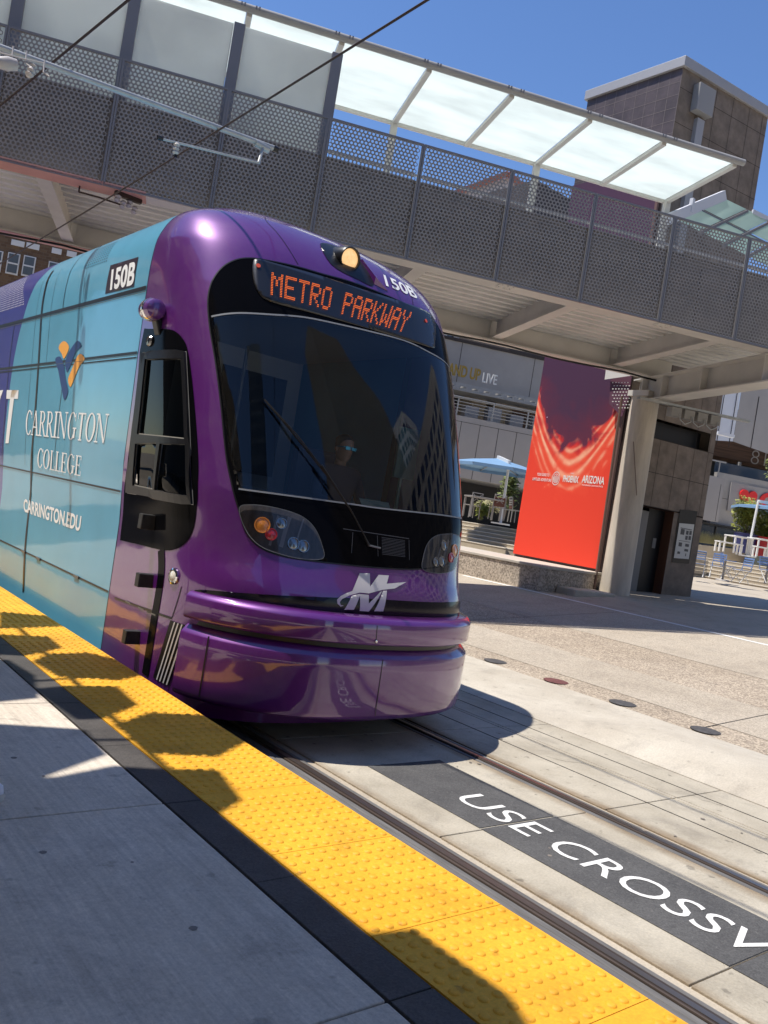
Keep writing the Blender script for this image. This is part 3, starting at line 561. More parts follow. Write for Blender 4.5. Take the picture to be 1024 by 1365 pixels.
# nose shell (opening behind the windscreen and the cab window)
def shell():
    b=MB(); ps=[-1.75+.05*i for i in range(15)]; ps=[-1.45+i*.03 for i in range(15)]+[ -1+.00625*i for i in range(321)]+[1.03+i*.03 for i in range(15)]
    ts=[.12,.3,.5,.7,.85,.95]+[1.0+.02*i for i in range(206)]
    ctr=lambda P:(sum(q[0] for q in P)/len(P),sum(q[1] for q in P)/len(P))
    gc=ctr(GL); hole=[(gc[0]+(u-gc[0])*1.0,gc[1]+(v-gc[1])*1.0) for u,v in GL]
    W=NC['wframe']; wc=ctr(W); wh=[(wc[0]+(u-wc[0])*.97,wc[1]+(v-wc[1])*.97) for u,v in W]
    rows=[]
    for t in ts:
        z,Wd,Y0=_interp(t); n,D=_nD(t); Ye=min(YJ,Y0+D); row=[]
        for p in ps:
            if abs(p)>1: # remap the flank so it ends exactly at the panel joint
                k=(abs(p)-1)/.45; x,_,_z=nose(1 if p>0 else -1,t); row.append(((x,Ye+(YJ-Ye)*k,z),(p/abs(p)*(1+(YJ-Ye)*k),t)))
            else: row.append((nose(p,t),(p,t)))
        rows.append(row)
    nv=len(ps); b.v=[q[0] for r in rows for q in r]
    for i in range(len(rows)-1):
        for j in range(nv-1):
            c=((rows[i][j][1][0]+rows[i+1][j+1][1][0])/2,(rows[i][j][1][1]+rows[i+1][j+1][1][1])/2)
            if inside(c,hole) or inside(c,wh): continue
            b.f.append((i*nv+j,i*nv+j+1,(i+1)*nv+j+1,(i+1)*nv+j))
    return b
sh_=shell(); nose_o=sh_.build('nose_shell',m_pur,tram,smooth='all')
# body behind the nose
b=MB(); ts=[.12,.4,.8,1.3,1.8,2.4,2.8]+[3.0+.06*i for i in range(36)]
prof=[side(0,t,-1) for t in ts]; prof=[(x,z) for x,_,z in prof]; prof2=[(2*XC-x,z) for x,z in reversed(prof)]
full=prof+prof2[1:]
ysb=[YJ+.012]+[7+i*.75 for i in range(38)]
b.grid([[(x,y,z) for x,z in full] for y in ysb]); b.add([(x,ysb[-1],z) for x,z in full],[tuple(range(len(full)))])
body=b.build('body_shell',m_wrap,tram,smooth=True,angle=50)
b=MB(); b.grid([[(x,y,z) for x,z in [(XC+(q[0]-XC)*.992,q[1]-.01) for q in full]] for y in (YJ-.03,YJ+.06)]); b.build('body_joint',m_black,tram)
# dark panel joints
b=MB()
for t,w in ((3.185,.035),(2.66,.022),(2.62,.012),(1.54,.016),(.73,.014)):
    strip(b,[(YJ+.02,t),(30,t)],w,side,.003)
b.build('long_joint',m_black,tram)
b=MB(); strip(b,[(YJ+.02,3.155),(30,3.155)],.006,side,.004); strip(b,[(YJ+.02,2.64),(30,2.64)],.004,side,.0045); b.build('joint_trim',m_alu,tram)
for du in (0,6.2):
    b=MB(); strip(b,[(u+du,v) for u,v in SC['vseam']],.055,side,.0035); b.build('gangway_joint',m_black,tram)
b=MB()
v2=[(8.62,3.9),(8.62,3.45),(8.60,3.2)]; strip(b,v2,.012,side,.003); strip(b,[(8.30,2.6),(8.29,2.1),(8.25,1.6)],.010,side,.003); strip(b,[(10.28,3.18),(10.28,2.66),(10.1,1.6)],.014,side,.003)
strip(b,[(9.5,3.6),(9.48,3.2),(9.4,2.66),(9.3,2.0),(9.2,1.6)],.006,side,.003); strip(b,[(9.02,3.7),(8.98,3.2),(8.9,2.66)],.006,side,.003)
b.build('cross_joint',m_black,tram)
for y in (8.4,7.3,8.9): MB().add([onto(side,y+dx,.728+dz,o_) for o_ in (.0,.012) for dx,dz in ((-.06,-.012),(.06,-.012),(.06,.012),(-.06,.012))],[(0,1,2,3),(4,5,6,7),(0,1,5,4),(1,2,6,5),(2,3,7,6),(3,0,4,7)]).build('skirt_hinge',m_alu,tram)
# vents of drilled holes in the roof curve
rv=MB()
b=rv
for i in range(11):
    for j in range(9):
        y=7.62+.052*i+.012*j; t=3.56+.032*j
        b.add([onto(side,y+a,t+c,.002) for a,c in ((-.011,-.006),(.011,-.006),(.011,.006),(-.011,.006))],[(0,1,2,3)])
b.build('roof_vent',m_black,tram)
b=MB()
for i in range(26):
    for j in range(16):
        y=10.05+.055*i+.03*j; t=3.38+.03*j
        b.add([onto(side,y+a,t+c,.002) for a,c in ((-.012,-.005),(.012,-.005),(.012,.005),(-.012,.005))],[(0,1,2,3)])
b.build('roof_vent',m_white,tram)
# lettering on the side
patch('number_plate',[tuple(q) for q in SC['sticker']],m_plate,side,.003,tram,step=(.08,.03))
text_on('fleet_number','150B',SC['num'],m_white,side,.006,tram,offset=.035)
text_on('side_lettering','CARRINGTON',SC['carr'],m_white,side,.004,tram,VF=serif_word('CARRINGTON'))
text_on('side_lettering','COLLEGE',SC['coll'],m_white,side,.004,tram,VF=serif_word('COLLEGE'))
text_on('side_lettering','CARRINGTON.EDU',SC['edu'],m_white,side,.004,tram,offset=.03)
patch('side_lettering',SC['T'],m_white,side,.004,tram,step=(.3,.2)); patch('side_lettering',SC['Y'],m_white,side,.004,tram,step=(.3,.2))
for k,mm in (('leaf1',m_orange),('leaf2',m_navy),('leaf3',m_navy),('leaf4',m_orange)): patch('leaf_emblem',crom(SC[k],4),mm,side,.0042,tram,step=(.2,.1))
GC=(sum(q[0] for q in GL)/len(GL),sum(q[1] for q in GL)/len(GL))
# windscreen frit, seals, glass
WOUT=NC['wframe']
patch('windscreen_surround',MASK,m_blackgl,nose,.004,tram,holes=[[(GC[0]+(u-GC[0])*.985,GC[1]+(v-GC[1])*.988) for u,v in GL]],step=(.02,.04))
patch('windscreen',GL,m_glass,nose,.0055,tram,step=(.02,.04))
b=MB(); top=[q for q in GL[:10]]; strip(b,top,.014,nose,.009); bot=GL[14:21]; strip(b,bot,.012,nose,.009); b.build('windscreen_seal',m_seal,tram)
b=MB(); strip(b,NC['mask'],.010,nose,.006,closed=True); b.build('surround_seal',m_black,tram)
# destination sign
patch('destination_sign',crom(NC['sign'],3),m_ledoff,nose,.011,tram,step=(.02,.04),thick=.006)
FONT={'M':['10001','11011','10101','10101','10001','10001','10001'],'E':['11111','10000','10000','11110','10000','10000','11111'],'T':['11111','00100','00100','00100','00100','00100','00100'],
'R':['11110','10001','10001','11110','10100','10010','10001'],'O':['01110','10001','10001','10001','10001','10001','01110'],'P':['11110','10001','10001','11110','10000','10000','10000'],
'A':['01110','10001','10001','11111','10001','10001','10001'],'K':['10001','10010','10100','11000','10100','10010','10001'],'W':['10001','10001','10001','10101','10101','11011','10001'],'Y':['10001','10001','01010','00100','00100','00100','00100'],' ':['0'*5]*7}
b=MB(); g=quadmap(NC['led']); txt='METRO PARKWAY'; tot=len(txt)*6-1
for ci,ch in enumerate(txt):
    for r_,row in enumerate(FONT[ch]):
        for c_,bit in enumerate(row):
            if bit=='1':
                for du in (0,.5):
                    for dv in (0,.5):
                        u=(ci*6+c_+du+.25)/tot; v=1-(r_+dv+.25)/7; P=[]
                        for k in range(6):
                            a=k*math.pi/3; P.append(onto(nose,*g(u+.0021*math.cos(a),v+.025*math.sin(a)),.0185))
                        b.add(P,[tuple(range(6))])
b.build('led_text',m_led,tram,fix=False)
m_ind=mat('dim_indicator',(.3,.04,.02),.4,emit=(1,.1,.03),estr=.25)
for u,v in ((-.392,3.40),(.345,3.44)): MB().lathe([(0,.0),(.018,0)],onto(nose,u,v,.0185),nrm(nose,u,v),12).build('sign_indicator',m_ind,tram)
# headlight clusters
m_house=mat('lamp_housing_grey',(.10,.088,.085),.45,var=.6,scale=9,stretch=(1,1,.25))
def lens(outline,name,lab,lights):
    patch_o=patch(name,crom(outline,4),m_lens,nose,.010,tram,step=(.02,.04)); tag(patch_o,lab)
    cl=crom(outline,4); bk=patch('lamp_housing',cl,m_house,nose,.0052,patch_o,step=(.02,.04))
    for (u,v),r,mm in lights:
        c=onto(nose,u,v,.006); n=Vector(nrm(nose,u,v)); 
        if n.y>0: n=-n
        MB().lathe([(r*1.12,0),(r*1.12,.012),(r,.012),(r*.95,.006),(r*.6,.010),(0,.012)],c,n,22).build('lamp',mm,patch_o,smooth=True)
    uc=sum(q[0] for q in outline)/len(outline); vc=sum(q[1] for q in outline)/len(outline)
    b=MB()
    for k,w_ in ((-.035,.018),(.0,.03),(.045,.012)): strip(b,[(uc+k+.02,vc+.11),(uc+k,vc),(uc+k-.015,vc-.10)],w_,nose,.0078)
    b.build('lamp_divider',mat('divider_grey',(.30,.29,.30),.4) if 'divider_grey' not in bpy.data.materials else bpy.data.materials['divider_grey'],patch_o)
    b=MB(); strip(b,outline,.005,nose,.0112,closed=True); b.build('lens_rim',m_dash,patch_o)
Lg=NC['lights']
lens(NC['lensL'],'headlight_cluster','left headlight cluster with amber, red and white lamps',[(Lg[0],.050,m_amber),(Lg[1],.038,m_redl),(Lg[2],.040,m_refl),(Lg[3],.040,m_refl),((-.36,1.52),.035,m_refl)])
NR=[(-u*1.0,v) for u,v in NC['lensL']]
NR=[(min(u,.492),v) for u,v in NR]
lens(NR,'headlight_cluster','right headlight cluster with amber lamp toward the road',[((.420,1.49),.050,m_amber),((.392,1.43),.038,m_redl),((.33,1.395),.040,m_refl),((.295,1.385),.035,m_refl),((.34,1.52),.04,m_refl)])
# top lamp in its hooded recess
c=onto(nose,-.012,3.80,.0); n=Vector(nrm(nose,-.012,3.80)); n=n if n.y<0 else -n
tl=patch('lamp_recess',crom([(-.125,3.90),(-.105,3.66),(.02,3.60),(.095,3.61),(.075,3.90),(-.02,3.99)],4),m_black,nose,.004,tram,step=(.01,.03))
ax=Vector((0,-1,-.12)).normalized(); cc=c+Vector((-.01,-.052,-.005))
MB().lathe([(.105,-.16),(.105,.02),(.098,.03),(.088,.028),(.086,.012)],cc,ax,30).build('lamp_barrel',m_black,tl,smooth=True)
MB().lathe([(.0,.016),(.05,.014),(.087,.006)],cc,ax,30).build('lamp_glass',m_lamp,tl,smooth=True)
b=MB(); h0=onto(nose,.078,3.88,.002); h1=onto(nose,.098,3.62,.002); h2=onto(nose,.165,3.60,.004); h3=onto(nose,.128,3.74,.003)
f0=onto(nose,.080,3.86,.03); f1=onto(nose,.098,3.66,.045)
b.add([h0,h1,h2,h3,f0,f1],[(0,1,5,4),(1,2,5),(5,2,3),(4,5,3),(0,4,3)]); b.build('lamp_fairing',m_pur,tl)
# front number and roof seams
text_on('fleet_number','150B',[(.185,3.80),(.365,3.80),(.355,3.665),(.165,3.655)],m_white,nose,.005,tram,offset=.02)
b=MB(); strip(b,[(-.43,4.15),(-.385,4.0),(-.325,3.83),(-.28,3.66),(-.25,3.53)],.006,nose,.002); strip(b,[(.41,4.15),(.36,3.95),(.325,3.75),(.295,3.56)],.006,nose,.002); b.build('nose_joint',m_black,tram)
# emblem on the front
for k in ('M_U','M_L1','M_L2','M_L3'): patch('front_emblem',NC[k],m_grey,nose,.0045,tram,step=(.008,.012))
# cab window
cab=patch('cab_window_surround',crom(NC['cabmask'][:16],3,False)+NC['cabmask'][16:],m_blackgl,nose,.004,tram,holes=[NC['wframe']],step=(.03,.06))
fr=patch('window_frame',NC['wframe'],m_black,nose,.012,tram,holes=[NC['wtop'],NC['wbl'],NC['wbr']],step=(.05,.1),thick=.02,smooth=False)
for k in ('wtop','wbl','wbr'): patch('pane',NC[k],m_wgl,nose,.004,fr,step=(.05,.1))
b=MB(); strip(b,NC['wframe'],.016,nose,.0135,closed=True,sub=1)
for k in ('wtop','wbl','wbr'): strip(b,NC[k],.007,nose,.0135,closed=True,sub=1)
b.build('frame_edge',mat('frame_edge_alu',(.30,.30,.29),.4,metal=.5),fr)
b=MB(); 
for k in ('wtop','wbl'):
    P=NC[k]; c_=(sum(q[0] for q in P)/4,sum(q[1] for q in P)/4); strip(b,[P[3],((P[3][0]+P[2][0])/2,(P[3][1]+P[2][1])/2),P[2]],.018,nose,.016); strip(b,[P[0],P[3]],.008,nose,.016)
b.build('window_gasket',mat('gasket_beige',(.36,.34,.29),.6),fr)
def PX0(x,y,X):
    v=Fv*FPX+Rv*(x-512)-Uv*(y-682.5); return Vector((0,0,1.715))+v*(X/v.x)
# side camera pod + little oval lamp
pc=PX0(203,413,2.47); 
MB().lathe([(.0,-.10),(.05,-.098),(.075,-.08),(.085,-.04),(.085,.05),(.075,.09),(.05,.11),(0,.115)],pc,(0,1,0),22).build('camera_pod',paint('pod_purple',(.13,.03,.22)),tram,smooth=True)
MB().lathe([(.086,-.03),(.088,-.025),(.088,.03),(.086,.035)],pc,(0,1,0),22).build('pod_band',m_chrome,tram,smooth=True)
MB().bar(pc+Vector((.02,0,0)),pc+Vector((.09,0,-.17)),.05,.09,(0,1,0)).build('pod_arm',m_black,tram,bevel=.01)
MB().lathe([(.0,.02),(.035,.015),(.045,0)],onto(nose,-.985,2.74,.01),(-1,0,0),18).build('side_lamp',m_refl,tram,smooth=True)
# marker lamp
c=onto(nose,NC['marker'][0][0],1.035,.0); n=Vector(nrm(nose,NC['marker'][0][0],1.035)); n=n if n.x<0 else -n
mk=MB().lathe([(.058,0),(.058,.012),(.044,.018),(.044,.010)],c,n,26).build('marker_lamp',m_chrome,tram,smooth=True)
MB().lathe([(.044,.010),(.03,.020),(0,.024)],c,n,26).build('marker_glass',mat('marker_glass',(.75,.72,.62),.2,coat=1),mk,smooth=True)
# barrier blocks on the flank
bk=NC['blocks']
for i,(z0,z1) in enumerate(((1.31,1.40),(.895,.975),(.46,.54))):
    y0=onto(nose,(-1.19,-1.26,-1.19)[i],z0,0).y; y1=onto(nose,-.985,z0,0).y; x=onto(nose,-1.08,z0,0).x
    MB().box(x-.11,x+.02,y1+.03,y1+.10,z0,z1+.02).build('side_buffer',mat('rubber_block',(.02,.02,.02),.55,var=.4,scale=20) if i==0 else bpy.data.materials['rubber_block'],tram,bevel=.006)
b=MB(); strip(b,[(-.935,1.19),(-.925,.9),(-.90,.6),(-.87,.28)],.10,nose,.004); b.build('flank_strip',m_blackgl,tram)
# striped articulation panel
st=NC['stripes']; q=quadmap(st); P=[q(0,1),q(1,1),q(1,0),q(0,0)]
sp=patch('stripe_panel',P,m_black,nose,.004,tram,step=(.03,.1)); b=MB()
for k in range(4):
    u=.30+.2*k
    b.add([onto(nose,*q(u-.035,v),.0075) for v in [j/12 for j in range(13)]]+[onto(nose,*q(u+.035,v),.0075) for v in [j/12 for j in range(13)]],[(j,j+1,14+j,13+j) for j in range(12)])
b.build('stripe',m_grey,sp)
# body lower joint
b=MB(); strip(b,[(-1.62,.705),(-.772,.745)],.016,nose,.003); strip(b,[(-.754,.98),(-.772,.75)],.008,nose,.003); b.build('nose_joint',m_black,tram)
b=MB()
for u in (-1.35,-1.1,-.95): b.add([onto(nose,u+dx,.722+dz,.006) for dx,dz in ((-.05,-.006),(.05,-.006),(.05,.006),(-.05,.006))],[(0,1,2,3)])
b.build('skirt_hinge',m_alu,tram)
# flat black patch laid on the nose above the upper bumper
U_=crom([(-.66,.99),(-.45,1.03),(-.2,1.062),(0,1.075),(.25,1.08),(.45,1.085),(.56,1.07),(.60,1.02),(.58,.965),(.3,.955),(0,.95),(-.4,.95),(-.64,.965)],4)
patch('nose_black_patch',U_,mat('nose_patch_black',(.004,.002,.008),.18,spec=.3),nose,.0035,tram,step=(.03,.04))
# bumpers
def bumper(rows,name,pe=.80):
    b=MB(); P=[]; ps=[-pe+(pe+.97)*i/170 for i in range(171)]
    for z,ins in rows:
        r=[]
        for p in ps:
            x,y,_=bump(p,z); nx,ny,_z=nrm(lambda u,v:bump(u,v),p,z); 
            s=1 if (nx*(x-XC)+ny*(y-7))>0 else -1
            r.append((x-s*nx*ins,y-s*ny*ins,z))
        P.append(r)
    b.grid(P); o=b.build(name,m_pur,tram,smooth=True,angle=75); 
    e=MB()
    for j in (0,-1): e.add([r[j] for r in P],[tuple(range(len(P)))])
    e.build('bumper_end',m_pur,o); return o
lo=bumper([(.262,.30),(.262,.05),(.266,.030),(.28,.014),(.31,.006),(.40,.002),(.60,0),(.688,.0),(.697,.004),(.738,.046),(.750,.062),(.755,.10),(.757,.35)],'lower_bumper')
up=bumper([(.79,.35),(.79,.02),(.797,.006),(.81,0),(.935,0),(.943,.003),(.968,.026),(.975,.045),(.978,.08),(.98,.13),(.97,.16),(.955,.40)],'upper_bumper')
b=MB(); ps=[-.9+1.8*i/80 for i in range(81)]; P=[]
for z in (.70,.82):
    r=[]
    for p in ps:
        x,y,_=bump(p,z); r.append((XC+(x-XC)*.965,y+.07,z))
    P.append(r)
b.grid(P); b.build('bumper_gap_shade',m_black,tram)  # black band as painted shade in the gap between the bumpers
def bstrip(par,u0,u1,z0,z1,w,off):
    b=MB(); L=[bump(u0+(u1-u0)*i/8,z0+(z1-z0)*i/8) for i in range(9)]; L=[Vector(q)+Vector((0,-off,0)) for q in L]
    b.grid([[q+Vector((-w/2,0,0)) for q in L],[q+Vector((w/2,0,0)) for q in L]]); b.build('bumper_joint',m_black,par)
bstrip(up,-.106,-.100,.935,.80,.005,.002); bstrip(lo,-.061,-.056,.70,.30,.006,.002)
b=MB(); L=[Vector(bump(-.667,z))+Vector((-.004,-.003,0)) for z in (.30,.45,.6,.71)]; b.grid([[q+Vector((-.004,.004,0)) for q in L],[q+Vector((.004,-.004,0)) for q in L]]); b.build('bumper_joint',m_black,lo)
MB().lathe([(.010,0),(.010,.006),(0,.008)],Vector(bump(-.101,.825))+Vector((0,-.001,0)),(0,-1,0),12).build('bumper_bolt',m_chrome,up,smooth=True)
# wiper
W=[onto(nose,u,v,o_) for (u,v),o_ in zip([(-.40,2.36),(-.355,2.25),(-.31,2.13),(-.225,1.93),(-.175,1.83)],[.03,.035,.045,.05,.05])]
wp=MB().tube(W,.007,8).build('wiper_blade',m_black,tram,smooth=True)
MB().tube([W[0]+Vector((.004,-.006,0)),W[2]+Vector((0,-.02,.01)),W[4]],.006,6).build('wiper_spine',m_black,wp,smooth=True)
MB().tube([W[3]+Vector((-.02,-.01,.03)),onto(nose,-.12,1.66,.06),onto(nose,-.055,1.50,.03),onto(nose,-.035,1.45,.012)],[.008,.007,.006,.014],8).build('wiper_arm',m_black,wp,smooth=True)
MB().tube([onto(nose,-.035,1.45,.012),onto(nose,.02,1.44,.012)],.008,6).build('wiper_pivot',m_alu,wp,smooth=True)
# black lower screen panel details
b=MB(); strip(b,[(-.14,1.545),(.16,1.54)],.005,nose,.0075); strip(b,[(-.10,1.53),(-.11,1.38)],.004,nose,.0075); strip(b,[(.01,1.53),(.01,1.38)],.004,nose,.0075); strip(b,[(.16,1.53),(.16,1.38)],.004,nose,.0075)
for i in range(12): strip(b,[(.03,1.40+.011*i),(.14,1.40+.011*i)],.003,nose,.0072)
b.build('access_panel',mat('panel_line',(.07,.07,.075),.5),tram)
# interior of the cab
MB().box(XC-1.18,XC+1.18,5.35,8.2,.95,1.0).build('cab_floor',m_int,tram)
b=MB(); P=[(XC+1.15*s_,5.55+ (0.0 if abs(s_)<.6 else .25*(abs(s_)-.6)/.4),1.68) for s_ in [-1+.1*i for i in range(21)]]
b.grid([[(x,y-.22,z-.05) for x,y,z in P],[(x,y,z) for x,y,z in P],[(x,y+.25,z+.06) for x,y,z in P],[(x,y+.3,1.0) for x,y,z in P]]); b.build('dashboard',m_dash,tram,smooth=True)
MB().box(XC-1.2,XC+1.2,8.2,8.24,.95,3.6).build('rear_bulkhead',m_intl,tram)
b=MB(); b.box(XC-.95,XC-.35,8.16,8.19,1.0,3.0); b.box(XC+.2,XC+1.0,8.16,8.19,1.9,3.0); b.build('bulkhead_window',m_black,tram)
MB().box(XC-1.15,XC+1.15,5.9,8.2,3.22,3.25).build('cab_ceiling',m_intl,tram)
b=MB()
for x,w in ((XC-1.14,.04),(XC+1.12,.04)): b.box(x,x+w,6.0,8.2,1.0,1.75)
b.build('cab_side_lining',m_intl,tram)
b=MB(); b.tube([(XC+.3,7.9,1.0),(XC+.3,7.9,3.2)],.02,8); b.build('grab_pole',m_alu,tram,smooth=True)
b=MB(); b.tube([(XC+1.08,6.02,1.6),(XC+1.08,6.02,2.1)],.018,8); b.box(XC+.98,XC+1.22,6.0,6.03,2.05,2.52); b.build('cab_monitor',mat('monitor_green',(.12,.22,.18),.3),tram)
b=MB(); b.add([(XC+.25,5.42,1.70),(XC+.52,5.38,1.70),(XC+.66,5.62,1.80),(XC+.38,5.68,1.80)],[(0,1,2,3)]); b.build('dash_leaflet',mat('leaflet',(.55,.52,.35),.6,col2=(.12,.25,.22),scale=9),tram)
b=MB(); b.box(XC+.28,XC+.82,6.58,6.70,1.40,2.2); b.box(XC+.28,XC+.82,6.1,6.62,1.32,1.45); b.box(XC+.42,XC+.68,6.3,6.5,1.0,1.33); b.build('driver_seat',mat('seat_cloth',(.04,.04,.06),.8),tram,bevel=.04)
# underside
b=MB(); b.box(XC-1.0,XC+1.0,5.3,30,.12,.7); b.build('underframe',m_black,tram)
for y in (8.2,10.1):
    for s_ in (-1,1):
        MB().lathe([(0,-.06),(.30,-.06),(.31,.0),(.33,.05),(.33,.07),(0,.07)],(XC+s_*.77,y,.335),(s_,0,0),30).build('wheel',m_rail,tram,smooth=True)
# ---------------------------------------------------------------- people figures
def person(name,label,joints,edges,rad,mcloth,loc,parts=(),root=0):
    me=bpy.data.meshes.new(name); me.from_pydata(joints,edges,[]); o=bpy.data.objects.new(name,me); COL.objects.link(o); o.location=loc
    sm=o.modifiers.new('skin','SKIN'); ss=o.modifiers.new('sub','SUBSURF'); ss.levels=2; ss.render_levels=2
    for i,r in enumerate(rad): me.skin_vertices[0].data[i].radius=(r,r) if not isinstance(r,tuple) else r
    me.skin_vertices[0].data[root].use_root=True
    dg=bpy.context.evaluated_depsgraph_get(); m2=bpy.data.meshes.new_from_object(o.evaluated_get(dg)); o.modifiers.clear(); o.data=m2; m2.materials.clear(); m2.materials.append(mcloth)
    for p in m2.polygons: p.use_smooth=True
    return tag(o,label,'person')
# ---------------------------------------------------------------- footbridge
m_steel=mat('bridge_paint_beige',(.62,.595,.545),.6,var=.08,scale=1.5,bump=.08,bscale=30)
m_steelp=mat('bridge_pink',(.60,.31,.25),.65,var=.12,scale=1.5)
m_deck=mat('corrugated_deck',(.68,.67,.64),.55,var=.1,scale=1.2)
m_mesh=mat('perforated_mesh',(.32,.295,.265),.5,metal=.4,var=.1,scale=3)
m_post=mat('mesh_frame',(.24,.235,.24),.5,metal=.4)
m_para=mat('parapet_panel',(.20,.178,.155),.6,var=.2,scale=.8,bump=.05,bscale=40)
m_can2=mat('canopy_frame_grey',(.34,.335,.32),.55,var=.06,scale=3); m_can3=mat('canopy_beam_cream',(.62,.60,.55),.55)
def frost(name,col,tr,rough=.9):
    m=bpy.data.materials.new(name); m.use_nodes=True; t=m.node_tree; N=t.nodes;L=t.links; N.clear(); o=N.new('ShaderNodeOutputMaterial'); mx=N.new('ShaderNodeMixShader'); d=N.new('ShaderNodeBsdfPrincipled'); d.inputs['Base Color'].default_value=(*col,1); d.inputs['Roughness'].default_value=.25
    tl=N.new('ShaderNodeBsdfTranslucent'); tl.inputs[0].default_value=(*col,1); mx.inputs[0].default_value=tr; L.new(d.outputs[0],mx.inputs[1]); L.new(tl.outputs[0],mx.inputs[2]); L.new(mx.outputs[0],o.inputs[0])
    tc=N.new('ShaderNodeTexCoord'); n=N.new('ShaderNodeTexNoise'); n.inputs['Scale'].default_value=.9; n.inputs['Detail'].default_value=5; mp=N.new('ShaderNodeMapping'); mp.inputs['Scale'].default_value=(1,3,1); L.new(tc.outputs['Object'],mp.inputs[0]); L.new(mp.outputs[0],n.inputs[0])
    r=N.new('ShaderNodeValToRGB'); r.color_ramp.elements[0].position=.3; r.color_ramp.elements[1].position=.6; r.color_ramp.elements[0].color=(*[c*.88 for c in col],1); r.color_ramp.elements[1].color=(*col,1); L.new(n.outputs[0],r.inputs[0]); L.new(r.outputs[0],d.inputs[0]); L.new(r.outputs[0],tl.inputs[0])
    return m
m_frost=frost('frosted_roof_panel',(.88,.93,.90),.74); m_frostw=frost('frosted_screen',(.90,.92,.88),.55); m_green=frost('green_glass',(.62,.86,.76),.7)
RB=math.atan2(-.40514159,.91425396); BP=Vector((8.375,10.332,0))
BR=thing('footbridge','beige steel footbridge with grey perforated railings crossing over the tram','footbridge',BP,RB)
def lb(b,name,m,par=BR,**k): return b.build(name,m,par,world=False,**k)
ZB=5.72
# main girders
b=MB(); b.box(-16,6.9,.04,.46,ZB,ZB+.03); b.box(-16,6.9,.32,.35,ZB+.03,ZB+.55); lb(b,'girder',m_steel)
b=MB(); b.box(-3.1,-16,.035,.47,ZB-.004,ZB-.001) if False else b.box(-16,-4.3,.038,.47,ZB-.006,ZB-.003); b.box(-16,-4.3,-.02,.0,ZB-.02,ZB+.02); lb(b,'pink_flange',m_steelp)  # thin pink sheet under the near flange, left part only
b=MB(); b.box(-16,7.4,4.10,4.46,ZB,ZB+.03); b.box(-16,7.4,4.30,4.33,ZB+.03,ZB+.62); lb(b,'girder',m_steel)
lb(MB().box(-16,-3.6,4.095,4.465,ZB-.008,ZB-.004),'pink_flange',m_steelp)
# cross beams
for s in (-14.8,-11.8,-8.8,-5.8,-2.85,.12,2.95,5.9):
    b=MB(); b.box(s-.11,s+.11,.47,4.15,ZB+.06,ZB+.085); b.box(s-.012,s+.012,.47,4.15,ZB+.085,ZB+.48)
    b.box(s-.1,s+.1,4.27,4.295,ZB+.03,ZB+.5)
    lb(b,'cross_beam',m_steel)
b=MB(); b.box(6.75,7.2,-1.6,4.75,5.17,5.2); b.box(6.75,7.2,-1.6,4.75,5.68,5.71); b.box(6.93,7.0,-1.6,4.75,5.2,5.68)
for o_ in (.35,2.2,3.6,4.4): b.box(6.78,6.93,o_,o_+.02,5.2,5.68)
lb(b,'headstock',m_steel)
b=MB()
for s_ in (-7.3,-1.4,1.5,4.5):
    b=MB(); b.box(s_-.14,s_+.14,.06,.30,ZB-.010,ZB-.001)
    for dx in (-.1,0,.1):
        for dy in (.10,.26): b.box(s_+dx-.013,s_+dx+.013,dy-.013,dy+.013,ZB-.026,ZB-.0105)
    lb(b,'splice_plate',m_steel)
# corrugated deck, ribs run along the bridge
b=MB(); P=[]; o_=.25
prof=[]
while o_<4.2:
    for d,z in ((0,0),(.11,0),(.14,.12),(.27,.12),(.30,0)): prof.append((o_+d,ZB+.45+z))
    o_+=.30
b.grid([[(-16,o,z) for o,z in prof],[(9.5,o,z) for o,z in prof]]); b.box(-16,9.5,.36,4.35,ZB+.60,ZB+.75); lb(b,'deck',m_deck)
# parapet of solid panels behind the mesh
b=MB()
for i in range(-8,8):
    s0=-.31+1.53*i; b=MB(); b.box(s0+.002,s0+1.528,.24,.27,ZB+.04,7.0); lb(b,'parapet_panel',m_para,bevel=.004)
b=MB(); b.box(-16,9.5,.22,.29,6.995,7.03); lb(b,'parapet_rail',m_para)
for i in range(-8,8):
    s0=-.31+1.53*i; lb(MB().box(s0+.72+(.1 if i%2 else -.2),s0+1.42,.225,.238,ZB+.1,6.85),'parapet_cover',m_para)
# perforated railing panels
def meshpanel(w,h,p=.064,r=.0235):
    b=MB(); dy=p*math.sqrt(3)/2; nr=int(h/dy)
    for j in range(nr):
        zc=(j+.5)*dy; off=0 if j%2 else p/2; nc=int((w-off)/p)
        for i in range(nc):
            xc=off+(i+.5)*p; n=len(b.v)
            for k in range(6):
                a=math.pi/6+k*math.pi/3; b.v.append((xc+p/math.sqrt(3)*math.cos(a),0,zc+p/math.sqrt(3)*math.sin(a)))
            for k in range(6):
                a=math.pi/6+k*math.pi/3; b.v.append((xc+r*math.cos(a),0,zc+r*math.sin(a)))
            for k in range(6): b.f.append((n+k,n+(k+1)%6,n+6+(k+1)%6,n+6+k))
    return b
PT=7.50
mp0=meshpanel(1.46,PT-ZB-.0); first=None
for i in range(-9,7):
    s0=-.31+1.53*i
    if first is None:
        first=mp0.build('mesh_panel',m_mesh,BR,world=False,fix=False); o=first
    else:
        o=first.copy(); COL.objects.link(o); o.parent=BR
    o.location=(s0+.035,0,ZB)
    b=MB(); 
    for x in (s0+.018,s0+1.512): b.box(x-.014,x+.014,-.02,.02,ZB-.03,PT+.03)
    b.box(s0+.032,s0+1.498,-.02,.02,PT,PT+.03); b.box(s0+.032,s0+1.498,-.02,.02,ZB-.03,ZB); lb(b,'mesh_frame',m_post)
